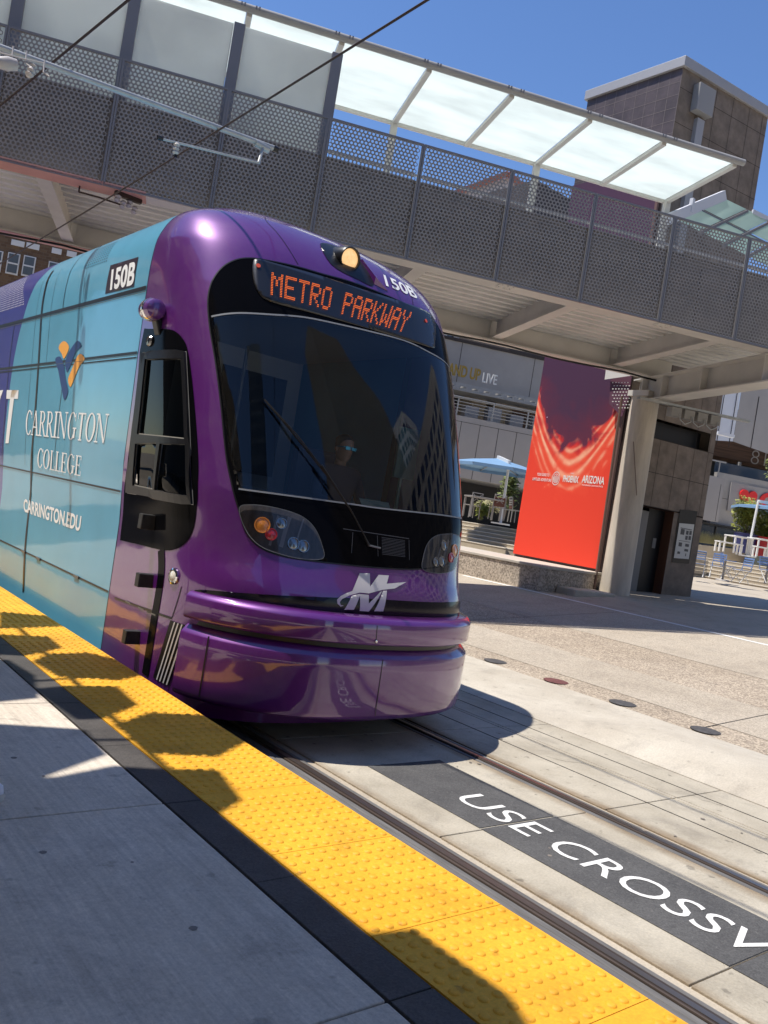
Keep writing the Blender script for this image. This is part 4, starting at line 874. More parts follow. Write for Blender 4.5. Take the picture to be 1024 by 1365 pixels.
    # hidden bracket rails
b=MB()
for z in (7.22,): b.box(-16,9.5,.5,.54,z,z+.03)
for o_,z in ((4.3,7.2),(4.3,7.45)): b.box(-16,9.5,o_,o_+.05,z,z+.04)
for i in range(-9,7): b.box(-.31+1.53*i-.03,-.31+1.53*i+.03,4.3,4.36,ZB+.7,7.45)
lb(b,'handrail',m_can3)
lb(MB().box(-16,9.5,4.42,4.46,ZB+.5,6.95),'parapet',m_para)
# tall frosted screens on the left half
for i in range(-9,-1):
    s0=-.31+1.53*i
    if i<-1: lb(MB().box(s0+.09,s0+1.44,.33,.345,6.9,8.66),'frosted_screen',m_frostw)
for i in range(-9,0): s0=-.31+1.53*i; lb(MB().box(s0-.085,s0+.085,.30,.40,6.6,8.68),'screen_post',m_post,bevel=.005)
# translucent roof over the deck
CN=thing('bridge_canopy','translucent white roof panels on grey frame standing on the footbridge deck','canopy',BP,RB)
z0=9.2; O0,O1=.86,3.12
frames=[5.87-1.52*i for i in range(0,13)]
for i in range(len(frames)-1):
    s1,s0=frames[i]-.05,frames[i+1]+.05
    MB().box(s0,s1,O0+.03,O1-.04,z0+.0,z0+.012).build('roof_panel',m_frost,CN,world=False)
b=MB(); b.box(frames[-1],frames[0]+.06,O0-.02,O0+.03,z0-.02,z0+.03); b.tube([(frames[-1],O0-.07,z0-.0),(frames[0]+.12,O0-.07,z0-.0)],.06,12); lb(b,'edge_tube',m_can2,CN,smooth=True)
b=MB()
for s in frames: b.box(s-.045,s+.045,O0+.03,O1+.02,z0-.07,z0-.005)
b.box(frames[-1],frames[0]+.05,O1-.035,O1+.025,z0-.06,z0+.03); lb(b,'rafter',m_can3,CN)
b=MB()
for s in frames[1::1]:
    for k in (-.14,-.09,.09,.14): b.box(s+k-.012,s+k+.012,O0-.145,O0-.13,z0-.02,z0+.035)
lb(b,'clamp_bolt',m_post,CN)
for s in frames[0::2]:
    lb(MB().box(s-.06,s+.06,O1-.12,O1+.0,6.47,z0-.06),'canopy_post',m_can3,CN)
# conduit cable under the far girder
pts=[]
for i in range(40):
    s=-15+i*.57; pts.append(BP+Vector((math.cos(RB)*s-math.sin(RB)*4.1,math.sin(RB)*s+math.cos(RB)*4.1,0))+Vector((0,0,ZB-.03-.05*abs(math.sin(s*1.05)))))
tag(MB().tube(pts,.022,6).build('slung_cable',m_black,smooth=True),'black cable slung below the far girder of the footbridge','cable')
# ---------------------------------------------------------------- overhead line
m_wire=mat('overhead_wire',(.05,.035,.03),.5,metal=.6); m_galv=mat('galvanised_tube',(.42,.43,.42),.45,metal=.5,var=.1,scale=8); m_ins=mat('insulator',(.45,.42,.40),.4)
tag(MB().tube([(3.55,-2,5.5),(3.68,5.0,5.5),(3.82,8.4,5.5),(3.92,11.0,5.5),(4.19,18.9,5.5),(4.2,36,5.5)],.011,6).build('contact_wire',m_wire,smooth=True),'dark contact wire running over the tram roof and under the bridge','overhead wire')
tag(MB().tube([(2.42,3,5.60),(2.25,7.21,5.6),(2.10,10.68,5.6),(1.96,14,5.60)],.013,6).build('messenger_wire',m_wire,smooth=True),'thicker dark wire crossing the left end of the cantilever arm','overhead wire')
ar=thing('catenary_bracket','pale tubular cantilever arm with insulators in front of the mesh railing','catenary arm',(2.5,7.2,5))
def PX(x,y,Y):
    v=Fv*FPX+Rv*(x-512)-Uv*(y-682.5); k=Y/v.y; return Vector((0,0,1.715))+v*k
YA=8.6
MB().tube([PX(-80,40,YA),PX(0,63,YA),PX(366,198,YA)],.031,12).build('tube',m_galv,ar,smooth=True)
MB().tube([PX(366,198,YA)-Vector((.02,0,0)),PX(370,200,YA)],.034,10).build('tube_cap',m_black,ar)
b=MB(); b.tube([PX(215,185,YA-.1),PX(345,217,YA-.1)],.013,8); b.tube([PX(345,217,YA-.1),PX(352,192,YA)],.018,8); b.tube([PX(340,190,YA),PX(358,200,YA)],.045,10); b.build('steady_arm',m_galv,ar,smooth=True)
MB().tube([PX(210,183,YA-.1),PX(217,185,YA-.1)],.022,8).build('arm_end',m_black,ar)
b=MB(); c=PX(235,197,YA-.1); b.lathe([(0,-.07),(.02,-.07),(.035,-.05),(.02,-.03),(.035,-.01),(.02,.01),(.035,.03),(.02,.05),(0,.06)],c,(0,0,1),12); b.build('insulator',m_ins,ar,smooth=True)
MB().tube([PX(235,203,YA-.1),PX(234,210,YA-.1)],.018,8).build('wire_clamp',m_black,ar)
b=MB(); c=PX(42,94,YA-.2); b.lathe([(0,-.07),(.02,-.07),(.04,-.04),(.02,-.02),(.04,.0),(.02,.03),(.035,.05),(0,.07)],c,(.3,0,1),12); c=PX(10,85,YA-.2); b.lathe([(0,-.09),(.05,-.08),(.065,0),(.05,.08),(0,.09)],c,(1,0,.3),12); b.build('insulator',m_ins,ar,smooth=True)
b=MB(); 
for x,y in ((18,66),(36,72),(60,84)): b.tube([PX(x,y-4,YA-.05),PX(x-2,y+12,YA-.1),PX(x+6,y+18,YA-.15)],.008,6)
b.tube([PX(0,70,YA-.1),PX(30,78,YA-.1),PX(58,84,YA-.1)],.007,6); b.build('clamp',m_ins,ar,smooth=True)
# insulated bracket under the near girder
ib=thing('wire_bracket','small insulated wire bracket hanging under the near bridge girder','wire bracket',(5,13,5.6))
c=BP+Vector((math.cos(RB)*-4.55-math.sin(RB)*.25,math.sin(RB)*-4.55+math.cos(RB)*.25,5.62))
b=MB()
for k in range(4): b.lathe([(0,-.06),(.03,-.06),(.05,-.03),(.03,0),(.05,.03),(.03,.06),(0,.06)],c+Vector((.1*k-.15,.03*k,-.06*(k%2))),(.2,0,1),10)
b.build('insulator',m_ins,ib,smooth=True)
c0=c+Vector((-.1,0,-.08)); dv=(Fv*0+Rv*(-52)-Uv*(-16)); dv=dv*(13.0/FPX)
b=MB(); b.tube([c0,c0+dv*.5+Vector((0,0,.01)),c0+dv],.013,6); b.tube([c0+dv,c0+dv+Vector((0,0,.09))],.012,6); b.box(c.x-.2,c.x+.2,c.y-.04,c.y+.04,c.z+.03,c.z+.1); b.build('bracket_rod',m_wire,ib)
# concrete column
col=thing('bridge_column','round concrete column holding up the footbridge beside the lift tower','column',(16.2,11.3,.6))
m_col=mat('column_concrete',(.56,.50,.41),.9,var=.2,scale=1.3,bump=.4,bscale=30,stretch=(3,3,.5))
MB().lathe([(.35,.5),(.35,.62),(.34,1.0),(.325,3),(.315,5.27)],(16.50,11.56,0),(0,0,1),40).build('shaft',m_col,col,smooth=True)
MB().box(16.2,16.8,11.3,11.85,5.272,5.40).build('bearing_plate',m_steel,col)
b=MB(); b.tube([(16.20,11.90,.7),(16.14,11.95,5.25)],.03,8); b.tube([(16.15,11.45,4.2),(16.3,11.24,3.0)],.008,5); b.build('conduit',mat('conduit_brown',(.16,.10,.08),.6),col,smooth=True)
# cable loops under the headstock
tr_=thing('cable_tray','galvanised cable tray with hanging cable loops under the bridge headstock','cable tray',BP,RB)
b=MB(); b.box(6.3,9.2,3.6,3.72,5.07,5.12); lb(b,'tray',m_galv,tr_)
b=MB()
for k in range(4): b.box(7.1+k*.34,7.36+k*.34,3.55,3.75,4.84,5.05)
lb(b,'junction_box',mat('box_grey',(.30,.29,.27),.6),tr_,bevel=.01)
b=MB()
for k in range(3):
    s=7.45+k*.34; b.tube([(s-.16,3.52,4.9),(s-.14,3.5,4.78),(s,3.5,4.70),(s+.14,3.5,4.78),(s+.16,3.52,4.9)],.012,6)
lb(b,'cable_loop',m_galv,tr_,smooth=True)
# ---------------------------------------------------------------- lift tower
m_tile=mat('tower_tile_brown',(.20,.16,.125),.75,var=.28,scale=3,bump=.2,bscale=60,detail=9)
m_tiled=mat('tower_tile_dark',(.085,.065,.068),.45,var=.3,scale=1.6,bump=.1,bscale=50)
m_cap=mat('cap_metal',(.40,.40,.41),.5,metal=.3)
m_jt=mat('tile_joint',(.05,.04,.035),.9); m_doorb=mat('door_black',(.01,.01,.011),.4); m_doorg=mat('door_grey',(.24,.235,.225),.6)
LT=thing('lift_tower','tall brown tiled lift tower with grey metal cap behind the concrete column','lift tower',(18,13,.7))
A=Vector((16.58,14.83,0)); B_=Vector((16.58,12.05,0)); C_=Vector((19.74,11.56,0)); D_=Vector((19.74,14.83,0)); ZT=13.2
rd=(C_-B_).normalized(); rn=Vector((rd.y,-rd.x,0))   # rn points toward the camera side
def quad(P,z0,z1): return [(P[0].x,P[0].y,z0),(P[1].x,P[1].y,z0),(P[1].x,P[1].y,z1),(P[0].x,P[0].y,z1)]
def rf(s,z,o=0): p=B_+rd*s+rn*o; return (p.x,p.y,z)
# right face built round its openings
b=MB(); L_=(C_-B_).length
for s0,s1,z0,z1 in ((0,.95,.3,2.86),(2.12,L_,.3,2.86),(0,L_,2.88,4.52),(0,.9,4.52,5.0),(2.98,L_,4.52,5.0),(0,L_,5.0,ZT)): b.add([rf(s0,z0),rf(s1,z0),rf(s1,z1),rf(s0,z1)],[(0,1,2,3)])
b.add(quad([C_,D_],.3,ZT),[(0,1,2,3)]); b.add(quad([D_,A],.3,ZT),[(0,1,2,3)]); b.build('wall',m_tile,LT,fix=False)
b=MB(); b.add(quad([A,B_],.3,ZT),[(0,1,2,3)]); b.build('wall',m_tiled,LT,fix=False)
b=MB(); 
for z in [2.88+.82*i for i in range(13)]: b.add([rf(0,z,.004),rf(L_,z,.004),rf(L_,z+.014,.004),rf(0,z+.014,.004)],[(0,1,2,3)])
for s in (.62,1.24,1.86,2.48,3.0): b.add([rf(s,2.9,.0045),rf(s+.012,2.9,.0045),rf(s+.012,ZT,.0045),rf(s,ZT,.0045)],[(0,1,2,3)])
b.build('tile_joints',m_jt,LT,fix=False)
b=MB(); m_j2=mat('tile_joint_pale',(.20,.17,.165),.8)
for i in range(8): z=10.7+.31*i; b.add([(16.575,12.05,z),(16.575,14.83,z),(16.575,14.83,z+.01),(16.575,12.05,z+.01)],[(0,1,2,3)])
for i in range(9): y=12.05+.31*i; b.add([(16.5745,y,10.9),(16.5745,y+.01,10.9),(16.5745,y+.01,ZT),(16.5745,y,ZT)],[(0,1,2,3)])
b.build('tile_joints',m_j2,LT,fix=False)
# door recess
b=MB(); 
b.add([rf(.95,.3),rf(.95,.3,-.3),rf(.95,2.86,-.3),rf(.95,2.86)],[(0,1,2,3)]); b.add([rf(2.12,.3),rf(2.12,.3,-.3),rf(2.12,2.86,-.3),rf(2.12,2.86)],[(0,1,2,3)]); b.add([rf(.95,2.86),rf(2.12,2.86),rf(2.12,2.86,-.3),rf(.95,2.86,-.3)],[(0,1,2,3)]); b.build('door_reveal',mat('reveal_rust',(.12,.055,.035),.7),LT,fix=False)
dr=MB(); dr.add([rf(.95,.3,-.28),rf(1.55,.3,-.28),rf(1.55,2.78,-.28),rf(.95,2.78,-.28)],[(0,1,2,3)]); dr=dr.build('door',m_doorg,LT,fix=False)
b=MB(); b.add([rf(1.55,.3,-.285),rf(2.12,.3,-.285),rf(2.12,2.86,-.285),rf(1.55,2.86,-.285)],[(0,1,2,3)]); b.build('dark_opening',m_doorb,LT,fix=False)
b=MB(); b.add([rf(1.83,1.9,-.27),rf(1.95,1.9,-.27),rf(1.95,2.15,-.27),rf(1.83,2.15,-.27)],[(0,1,2,3)]); b.build('call_button_plate',m_doorg,LT,fix=False)
b=MB(); b.add([rf(.9,4.5,-.3),rf(2.98,4.5,-.3),rf(2.98,5.0,-.3),rf(.9,5.0,-.3)],[(0,1,2,3)]); b.build('clerestory',m_doorb,LT,fix=False)
# notice board
nb=MB(); nb.add([rf(2.29,1.62,.02),rf(2.93,1.66,.02),rf(2.93,3.0,.02),rf(2.29,2.96,.02)],[(0,1,2,3)]); nbo=nb.build('notice_board',m_doorb,LT,fix=False)
b=MB(); b.add([rf(2.33,1.74,.03),rf(2.88,1.77,.03),rf(2.88,2.66,.03),rf(2.33,2.62,.03)],[(0,1,2,3)]); b.build('notice_sheet',mat('notice_white',(.62,.62,.58),.6),nbo,fix=False)
b=MB()
for (s,z,w,h) in ((2.42,2.35,.14,.14),(2.62,2.37,.09,.10),(2.74,2.38,.09,.10),(2.62,2.24,.09,.10),(2.74,2.25,.09,.10),(2.42,2.05,.12,.10),(2.66,2.07,.14,.07),(2.66,1.95,.14,.06),(2.40,2.50,.42,.018),(2.40,2.19,.42,.012),(2.42,1.86,.1,.06),(2.72,1.83,.03,.07)): b.add([rf(s,z,.035),rf(s+w,z,.035),rf(s+w,z+h,.035),rf(s,z+h,.035)],[(0,1,2,3)])
b.build('notice_print',mat('notice_ink',(.10,.10,.10),.6),nbo,fix=False)
# grey duct, lamp box and cap
b=MB()
for s0,s1 in ((.62,.86),): b.add([rf(s0,5.8,.0),rf(s1,5.8,.0),rf(s1,12.2,.0),rf(s0,12.2,.0),rf(s0,5.8,.12),rf(s1,5.8,.12),rf(s1,12.2,.12),rf(s0,12.2,.12)],[(4,5,6,7),(0,4,7,3),(1,2,6,5)])
b.build('duct',m_cap,LT)
b=MB(); b.add([rf(.42,12.3,.02),rf(.98,12.3,.02),rf(.98,12.95,.02),rf(.42,12.95,.02),rf(.42,12.3,.22),rf(.98,12.3,.22),rf(.98,12.95,.22),rf(.42,12.95,.22)],[(4,5,6,7),(0,4,7,3),(1,2,6,5),(3,7,6,2),(0,1,5,4)]); b.build('flood_lamp',mat('flood_lamp_grey',(.30,.30,.30),.5),LT,bevel=.01)
b=MB(); e=.07; b.prism([(A.x-e,A.y+e),(B_.x-e,B_.y-e),(C_.x+e,C_.y-e),(D_.x+e,D_.y+e)],ZT,ZT+.24); b.build('cap',m_cap,LT,bevel=.01)
# banner on the left face
def bannermat():
    m=bpy.data.materials.new('banner_print'); m.use_nodes=True; t=m.node_tree; N=t.nodes;L=t.links; bb=N['Principled BSDF']; bb.inputs['Roughness'].default_value=.55
    tc=N.new('ShaderNodeTexCoord'); sp=N.new('ShaderNodeSeparateXYZ'); L.new(tc.outputs['Object'],sp.inputs[0])
    def mth(op,a,b_=None,c=None):
        n=N.new('ShaderNodeMath'); n.operation=op
        for i,v in enumerate((a,b_,c)):
            if v is None: continue
            if isinstance(v,(int,float)): n.inputs[i].default_value=v
            else: L.new(v,n.inputs[i])
        return n.outputs[0]
    u=mth('ABSOLUTE',mth('DIVIDE',sp.outputs[1],1.34)); z=sp.outputs[2]      # u 0 centre..1 edge, z above banner base
    no=N.new('ShaderNodeTexNoise'); no.inputs['Scale'].default_value=1.3; no.inputs['Detail'].default_value=5; no.inputs['Distortion'].default_value=1.5; L.new(tc.outputs['Object'],no.inputs[0])
    edge=mth('ADD',mth('ADD',2.75,mth('MULTIPLY',mth('POWER',u,2.2),1.25)),mth('MULTIPLY',mth('SUBTRACT',no.outputs[0],.5),2.0))
    k=mth('SUBTRACT',z,edge)
    r1=N.new('ShaderNodeValToRGB'); mr=N.new('ShaderNodeMapRange'); mr.inputs[1].default_value=-1.2; mr.inputs[2].default_value=1.2; L.new(k,mr.inputs[0]); L.new(mr.outputs[0],r1.inputs[0])
    cr=r1.color_ramp; cr.elements[0].position=0; cr.elements[0].color=(.85,.055,.022,1); cr.elements[1].position=1; cr.elements[1].color=(.065,.020,.055,1)
    for p,c in ((.30,(.90,.09,.035,1)),(.43,(.80,.06,.03,1)),(.50,(.60,.02,.02,1)),(.60,(.12,.018,.045,1))): e_=cr.elements.new(p); e_.color=c
    # glowing streaks
    wv=N.new('ShaderNodeTexWave'); wv.wave_type='BANDS'; wv.inputs['Scale'].default_value=.55; wv.inputs['Distortion'].default_value=7; wv.inputs['Detail'].default_value=3; wv.inputs['Detail Scale'].default_value=.8
    cb=N.new('ShaderNodeCombineXYZ'); L.new(mth('MULTIPLY',mth('SUBTRACT',z,mth('MULTIPLY',mth('POWER',u,1.6),1.5)),2.0),cb.inputs[0]); L.new(sp.outputs[1],cb.inputs[1]); L.new(cb.outputs[0],wv.inputs[0])
    band=N.new('ShaderNodeMapRange'); band.inputs[1].default_value=.60; band.inputs[2].default_value=.05; L.new(mth('ABSOLUTE',mth('ADD',k,.35)),band.inputs[0])
    st=mth('MULTIPLY',mth('POWER',wv.outputs[0],2.2),band.outputs[0])
    n2=N.new('ShaderNodeTexNoise'); n2.inputs['Scale'].default_value=1.7; L.new(tc.outputs['Object'],n2.inputs[0]); st=mth('MULTIPLY',st,mth('MULTIPLY',n2.outputs[0],1.7))
    mx=N.new('ShaderNodeMix'); mx.data_type='RGBA'; L.new(mth('MINIMUM',st,1.0),mx.inputs[0]); L.new(r1.outputs[0],mx.inputs[6]); mx.inputs[7].default_value=(.98,.50,.30,1)
    # small stars
    vo=N.new('ShaderNodeTexVoronoi'); vo.inputs['Scale'].default_value=3.2; L.new(tc.outputs['Object'],vo.inputs[0]); s1=mth('LESS_THAN',vo.outputs['Distance'],.045); s2=mth('MULTIPLY',s1,mth('GREATER_THAN',k,.2))
    m2=N.new('ShaderNodeMix'); m2.data_type='RGBA'; L.new(s2,m2.inputs[0]); L.new(mx.outputs[2],m2.inputs[6]); m2.inputs[7].default_value=(.7,.5,.6,1); L.new(m2.outputs[2],bb.inputs['Base Color'])
    return m
BN=thing('tower_banner','tall banner on the lift tower, purple above glowing ridges and plain red below','banner',(16.5,13.47,1.19))
MB().box(16.50,16.54,12.13,14.81,1.19,10.9).build('printed_sheet',bannermat(),BN)
m_bw=mat('banner_white',(.85,.80,.76),.6)
def bt(s,y,z,w,h,off=0): text_plane('banner_text',s,(16.493,y,z),(0,-1,0),(0,0,1),w,h,m_bw,BN,offset=off)
bt('YOUR GUIDE TO',14.42,3.27,.40,.075,.015); bt('LIMITLESS ADVENTURE',14.55,3.14,.62,.075,.015)
bt('PHOENIX',13.56,3.17,.48,.17,.03); bt('ARIZONA',12.98,3.19,.66,.19,.02); bt('THE GRAND CANYON STATE',12.96,3.12,.62,.04,.01); bt('VISIT',13.36,3.38,.12,.035,.01)
b=MB()
for r0,r1 in ((.125,.14),(.085,.095)): b.add([(16.493,13.79+r*math.cos(a)*.9,3.24+r*1.25*math.sin(a)) for r in (r0,r1) for a in [2*math.pi*k/24 for k in range(24)]],[(k,(k+1)%24,24+(k+1)%24,24+k) for k in range(24)])
for k in range(5): b.add([(16.493,13.79+dx,3.24+dz) for dx,dz in ((-.075+.033*k,-.09),(-.058+.033*k,-.09),(-.058+.033*k,.09-.03*(k%2)),(-.075+.033*k,.09-.03*(k%2)))],[(0,1,2,3)])
b.build('banner_seal',m_bw,BN,fix=False)
MB().box(16.43,16.5,12.05,12.12,.9,10.9).build('edge_rail',mat('edge_rail',(.20,.12,.10),.5,metal=.4),BN)
# angular perforated screen between bridge and tower
m_sw=mat('screen_white',(.66,.64,.60),.6); m_sp=mat('screen_plum',(.11,.04,.07),.6)
ps=thing('perforated_screen','plum and white perforated screen in front of the banner, under the bridge end','screen',(15.9,12.2,5.2))
def PY(x,y,X):
    v=Fv*FPX+Rv*(x-512)-Uv*(y-682.5); return Vector((0,0,1.715))+v*(X/v.x)
P=[PY(x,y,16.3) for x,y in ((842,500),(814,506),(812,538),(829,556),(838,530))]
b=MB(); b.add([tuple(q) for q in P]+[(q.x+.03,q.y,q.z) for q in P],[(0,1,2,3,4),(9,8,7,6,5)]+[(i,(i+1)%5,5+(i+1)%5,5+i) for i in range(5)]); b.build('plum_panel',m_sp,ps)
P=[PY(x,y,16.2) for x,y in ((808,491),(842,499),(840,501),(806,506))]; b=MB(); b.add([tuple(q) for q in P],[(0,1,2,3)]); b.build('white_panel',m_sw,ps)
b=MB()
for i in range(6):
    for j in range(9):
        p=PY(817+i*4+(j%2)*2,510+j*4.2,16.27); 
        if p.z<PY(812+i*4,536+i*4,16.27).z: continue
        b.add([(p.x,p.y-.02,p.z-.012),(p.x,p.y+.02,p.z-.012),(p.x,p.y+.02,p.z+.012),(p.x,p.y-.02,p.z+.012)],[(0,1,2,3)])
b.build('perforation',m_sw,ps,fix=False)
# ---------------------------------------------------------------- planter wall, plaza, steps
m_wall=mat('planter_aggregate',(.36,.30,.235),.9,col2=(.44,.375,.30),scale=1.2,bump=.6,bscale=50,speck=(30,.6,.3)); m_wt=mat('planter_top',(.50,.455,.385),.85,var=.08,scale=2)
PW=thing('planter_wall','low concrete seat wall with exposed aggregate face below the banner','low wall',(15,12,.6))
poly=[(14.1,30),(14.1,11.80),(14.22,11.72),(15.55,11.78),(16.55,12.0),(16.55,16),(15.6,30)]
MB().prism(poly,.3,1.06).build('wall_face',m_wall,PW,bevel=.01)
MB().prism([(x-(.03 if i<3 else 0),y-(.03 if 1<i<5 else 0)) for i,(x,y) in enumerate(poly)],1.062,1.125).build('coping',m_wt,PW,bevel=.012)
MB().prism([(14.55,11.15),(15.85,11.05),(15.9,11.7),(14.6,11.72)],.5,.74).build('kerb_stub',m_curb,PW,bevel=.03)
m_step=mat('step_concrete',(.40,.34,.25),.9,var=.1,scale=1.5); m_nose=mat('step_nosing',(.66,.60,.50),.85)
def steps(name,label,X0,y0,y1,z0,n,rise,run,ret=.0):
    T=thing(name,label,'steps',(X0,(y0+y1)/2,z0),group=None)
    b=MB(); c=MB()
    for i in range(n):
        x=X0+i*run; b.box(x,X0+n*run+6,y0,y1,z0-.5 if i==0 else z0+i*rise-.001,z0+(i+1)*rise-.03); c.box(x-.02,x+run+.02 if i<n-1 else X0+n*run+6,y0,y1,z0+(i+1)*rise-.029,z0+(i+1)*rise)
    b.build('risers',m_step,T); c.build('treads',m_nose,T); return T
steps('plaza_steps','broad concrete steps with pale nosings between the tram and the red banner',22.5,17.5,60,1.0,6,.145,.38)
steps('plaza_steps','broad concrete steps with pale nosings behind the blue chairs',30.5,6,22,1.12,6,.145,.38)
tag(MB().box(26.5,50,22,60,1.80,1.872).build('terrace',m_nose),kind='structure'); tag(MB().box(34.5,60,0,22,1.80,1.992).build('terrace',m_nose),kind='structure')
# ---------------------------------------------------------------- foliage
m_leaf=mat('leaf_green',(.10,.14,.035),.7,col2=(.20,.23,.06),scale=3); m_leafy=mat('leaf_yellowgreen',(.17,.19,.03),.7,col2=(.30,.31,.06),scale=3); m_grass=mat('dry_grass',(.30,.27,.13),.8,col2=(.42,.39,.22),scale=4); m_bark=mat('bark',(.14,.10,.07),.9)
def foliage(name,label,cat,c,rx,rz,n,ls,m,trunk=.0,group=None,seed=1,zf=1):
    rr=random.Random(seed); T=thing(name,label,cat,(c[0],c[1],c[2]),group=group); b=MB()
    lobes=[(rr.uniform(-.5,.5)*rx,rr.uniform(-.5,.5)*rx,rr.uniform(.25,.8)*rz,rr.uniform(.35,.6)) for _ in range(9)]
    for i in range(n):
        L=lobes[i%9]; d=Vector((rr.gauss(0,1),rr.gauss(0,1),rr.gauss(0,1))).normalized()*(rr.random()**.4)*L[3]
        p=Vector((c[0]+L[0]+d.x*rx,c[1]+L[1]+d.y*rx,c[2]+trunk+L[2]+d.z*rz*.8))
        if p.z<c[2]+trunk*.8: continue
        a=Vector((rr.gauss(0,1),rr.gauss(0,1),rr.gauss(0,1))).normalized(); q=a.orthogonal().normalized(); s=ls*rr.uniform(.6,1.3)
        b.add([p-a*s,p+q*s*.45,p+a*s,p-q*s*.45],[(0,1,2,3)])
    b.build('crown',m,T,fix=False)
    b=MB()
    for k in range(5):
        L=lobes[k]; b.tube([(c[0],c[1],c[2]),(c[0]+L[0]*.3,c[1]+L[1]*.3,c[2]+trunk*.6+rz*.1),(c[0]+L[0],c[1]+L[1],c[2]+trunk+L[2])],[.035,.025,.008],6)
    b.build('trunk',m_bark,T,smooth=True); return T
# helper: point seen at a pixel of the 1024x1365 photo, at a chosen distance along the view
def PD(x,y,d):
    v=Fv+Rv*((x-512)/FPX)-Uv*((y-682.5)/FPX); return Vector((0,0,1.715))+v*d
def leafy(name,label,cat,px,py,w,h,d,n,m,seed,trunk=0,group=None,ls=.06):
    p=PD(px,py,d); return foliage(name,label,cat,(p.x,p.y,p.z),w/FPX*d/2,h/FPX*d,n,ls,m,trunk,group,seed)
leafy('small_tree','slender young tree behind the pale umbrella pole','tree',672,690,34,55,36,900,m_leaf,3,.4,ls=.10)
leafy('shrub','yellow green shrub behind the dining chairs near the tram','shrub',640,693,26,24,34,700,m_leafy,4,ls=.08)
leafy('shrub','dry pinkish shrub at the back of the dining chairs','shrub',650,682,40,14,37,500,m_grass,5,ls=.09)
leafy('shrub','big bright shrub in the blue planter tub','shrub',995,716,52,52,38,1600,m_leafy,6,ls=.10)
leafy('shrub','bright shrub in the red planter tub at the right edge','shrub',1020,722,44,46,38.5,1200,m_leafy,7,ls=.10)
leafy('overhanging_tree','leafy twigs hanging in at the right edge above the heart sign','tree',1034,640,30,74,33,500,m_leaf,8,ls=.10)
b=MB(); rr=random.Random(5)
for i in range(1600):
    p=PD(rr.uniform(925,985),0,39); x=rr.uniform(925,990); base=PD(x,722+(x-925)*.14,39+rr.uniform(-.5,.5)); h=rr.uniform(.25,.6); dx=rr.uniform(-.12,.12)
    b.add([base,base+Vector((.03,0,0)),base+Vector((dx,dx*.4,h))],[(0,1,2)])
tag(b.build('ornamental_grass',m_grass,fix=False),'dry ornamental grass in the long planter','grass',kind='stuff')
pA,pB=PD(924,733,38.8),PD(990,741,38.8)
tag(MB().bar(pA,pB,.5,.55).build('long_planter',m_step,bevel=.02),'long low concrete planter of dry grass behind the white benches','planter')
# ---------------------------------------------------------------- umbrellas
m_can_b=mat('umbrella_canvas_blue',(.17,.30,.46),.8,var=.06,scale=2); m_whitep=mat('white_powder_coat',(.72,.72,.70),.4)
def umbrella(label,base,top,cpos,wpx,hpx,d,seed=0):
    B0=PD(*base,d); T0_=PD(*top,d); U=thing('cantilever_umbrella',label,'umbrella',B0,group='blue umbrellas on the terrace')
    MB().tube([B0,T0_],.05,10).build('pole',m_whitep,U,smooth=True); MB().lathe([(0,0),(.35,0),(.35,.05),(0,.06)],B0,(0,0,1),16).build('base',m_whitep,U)
    c=PD(*cpos,d+1.2); MB().bar(T0_,c+Vector((0,0,.05)),.10,.12).build('arm',m_whitep,U)
    R_=wpx/FPX*d/2; H_=hpx/FPX*d; b=MB(); n=8; ring=[c+Vector((R_*math.cos(k*math.pi/4+.3),R_*math.sin(k*math.pi/4+.3),-H_)) for k in range(n)]
    mid=[c+(q-c)*.5+Vector((0,0,H_*.06)) for q in ring]; v=[c]+mid+ring; f=[(0,1+k,1+(k+1)%n) for k in range(n)]+[(1+k,1+n+k,1+n+(k+1)%n,1+(k+1)%n) for k in range(n)]; b.add(v,f)
    low=[q-Vector((0,0,.12)) for q in ring]; i0=len(b.v); b.add(ring+low,[(k,(k+1)%n,n+(k+1)%n,n+k) for k in range(n)]); b.build('canopy',m_can_b,U,fix=False)
    b=MB(); 
    for q in ring: b.bar(c-Vector((0,0,.1)),q-Vector((0,0,.04)),.03,.03)
    b.build('ribs',m_post,U)
umbrella('blue cantilever umbrella on a leaning white pole beside the tram nose',(667,699),(679,616),(664,611),140,14,31)
umbrella('blue cantilever umbrella at the right edge in front of the heart sign',(996,742),(1011,668),(1042,675),130,7,36)
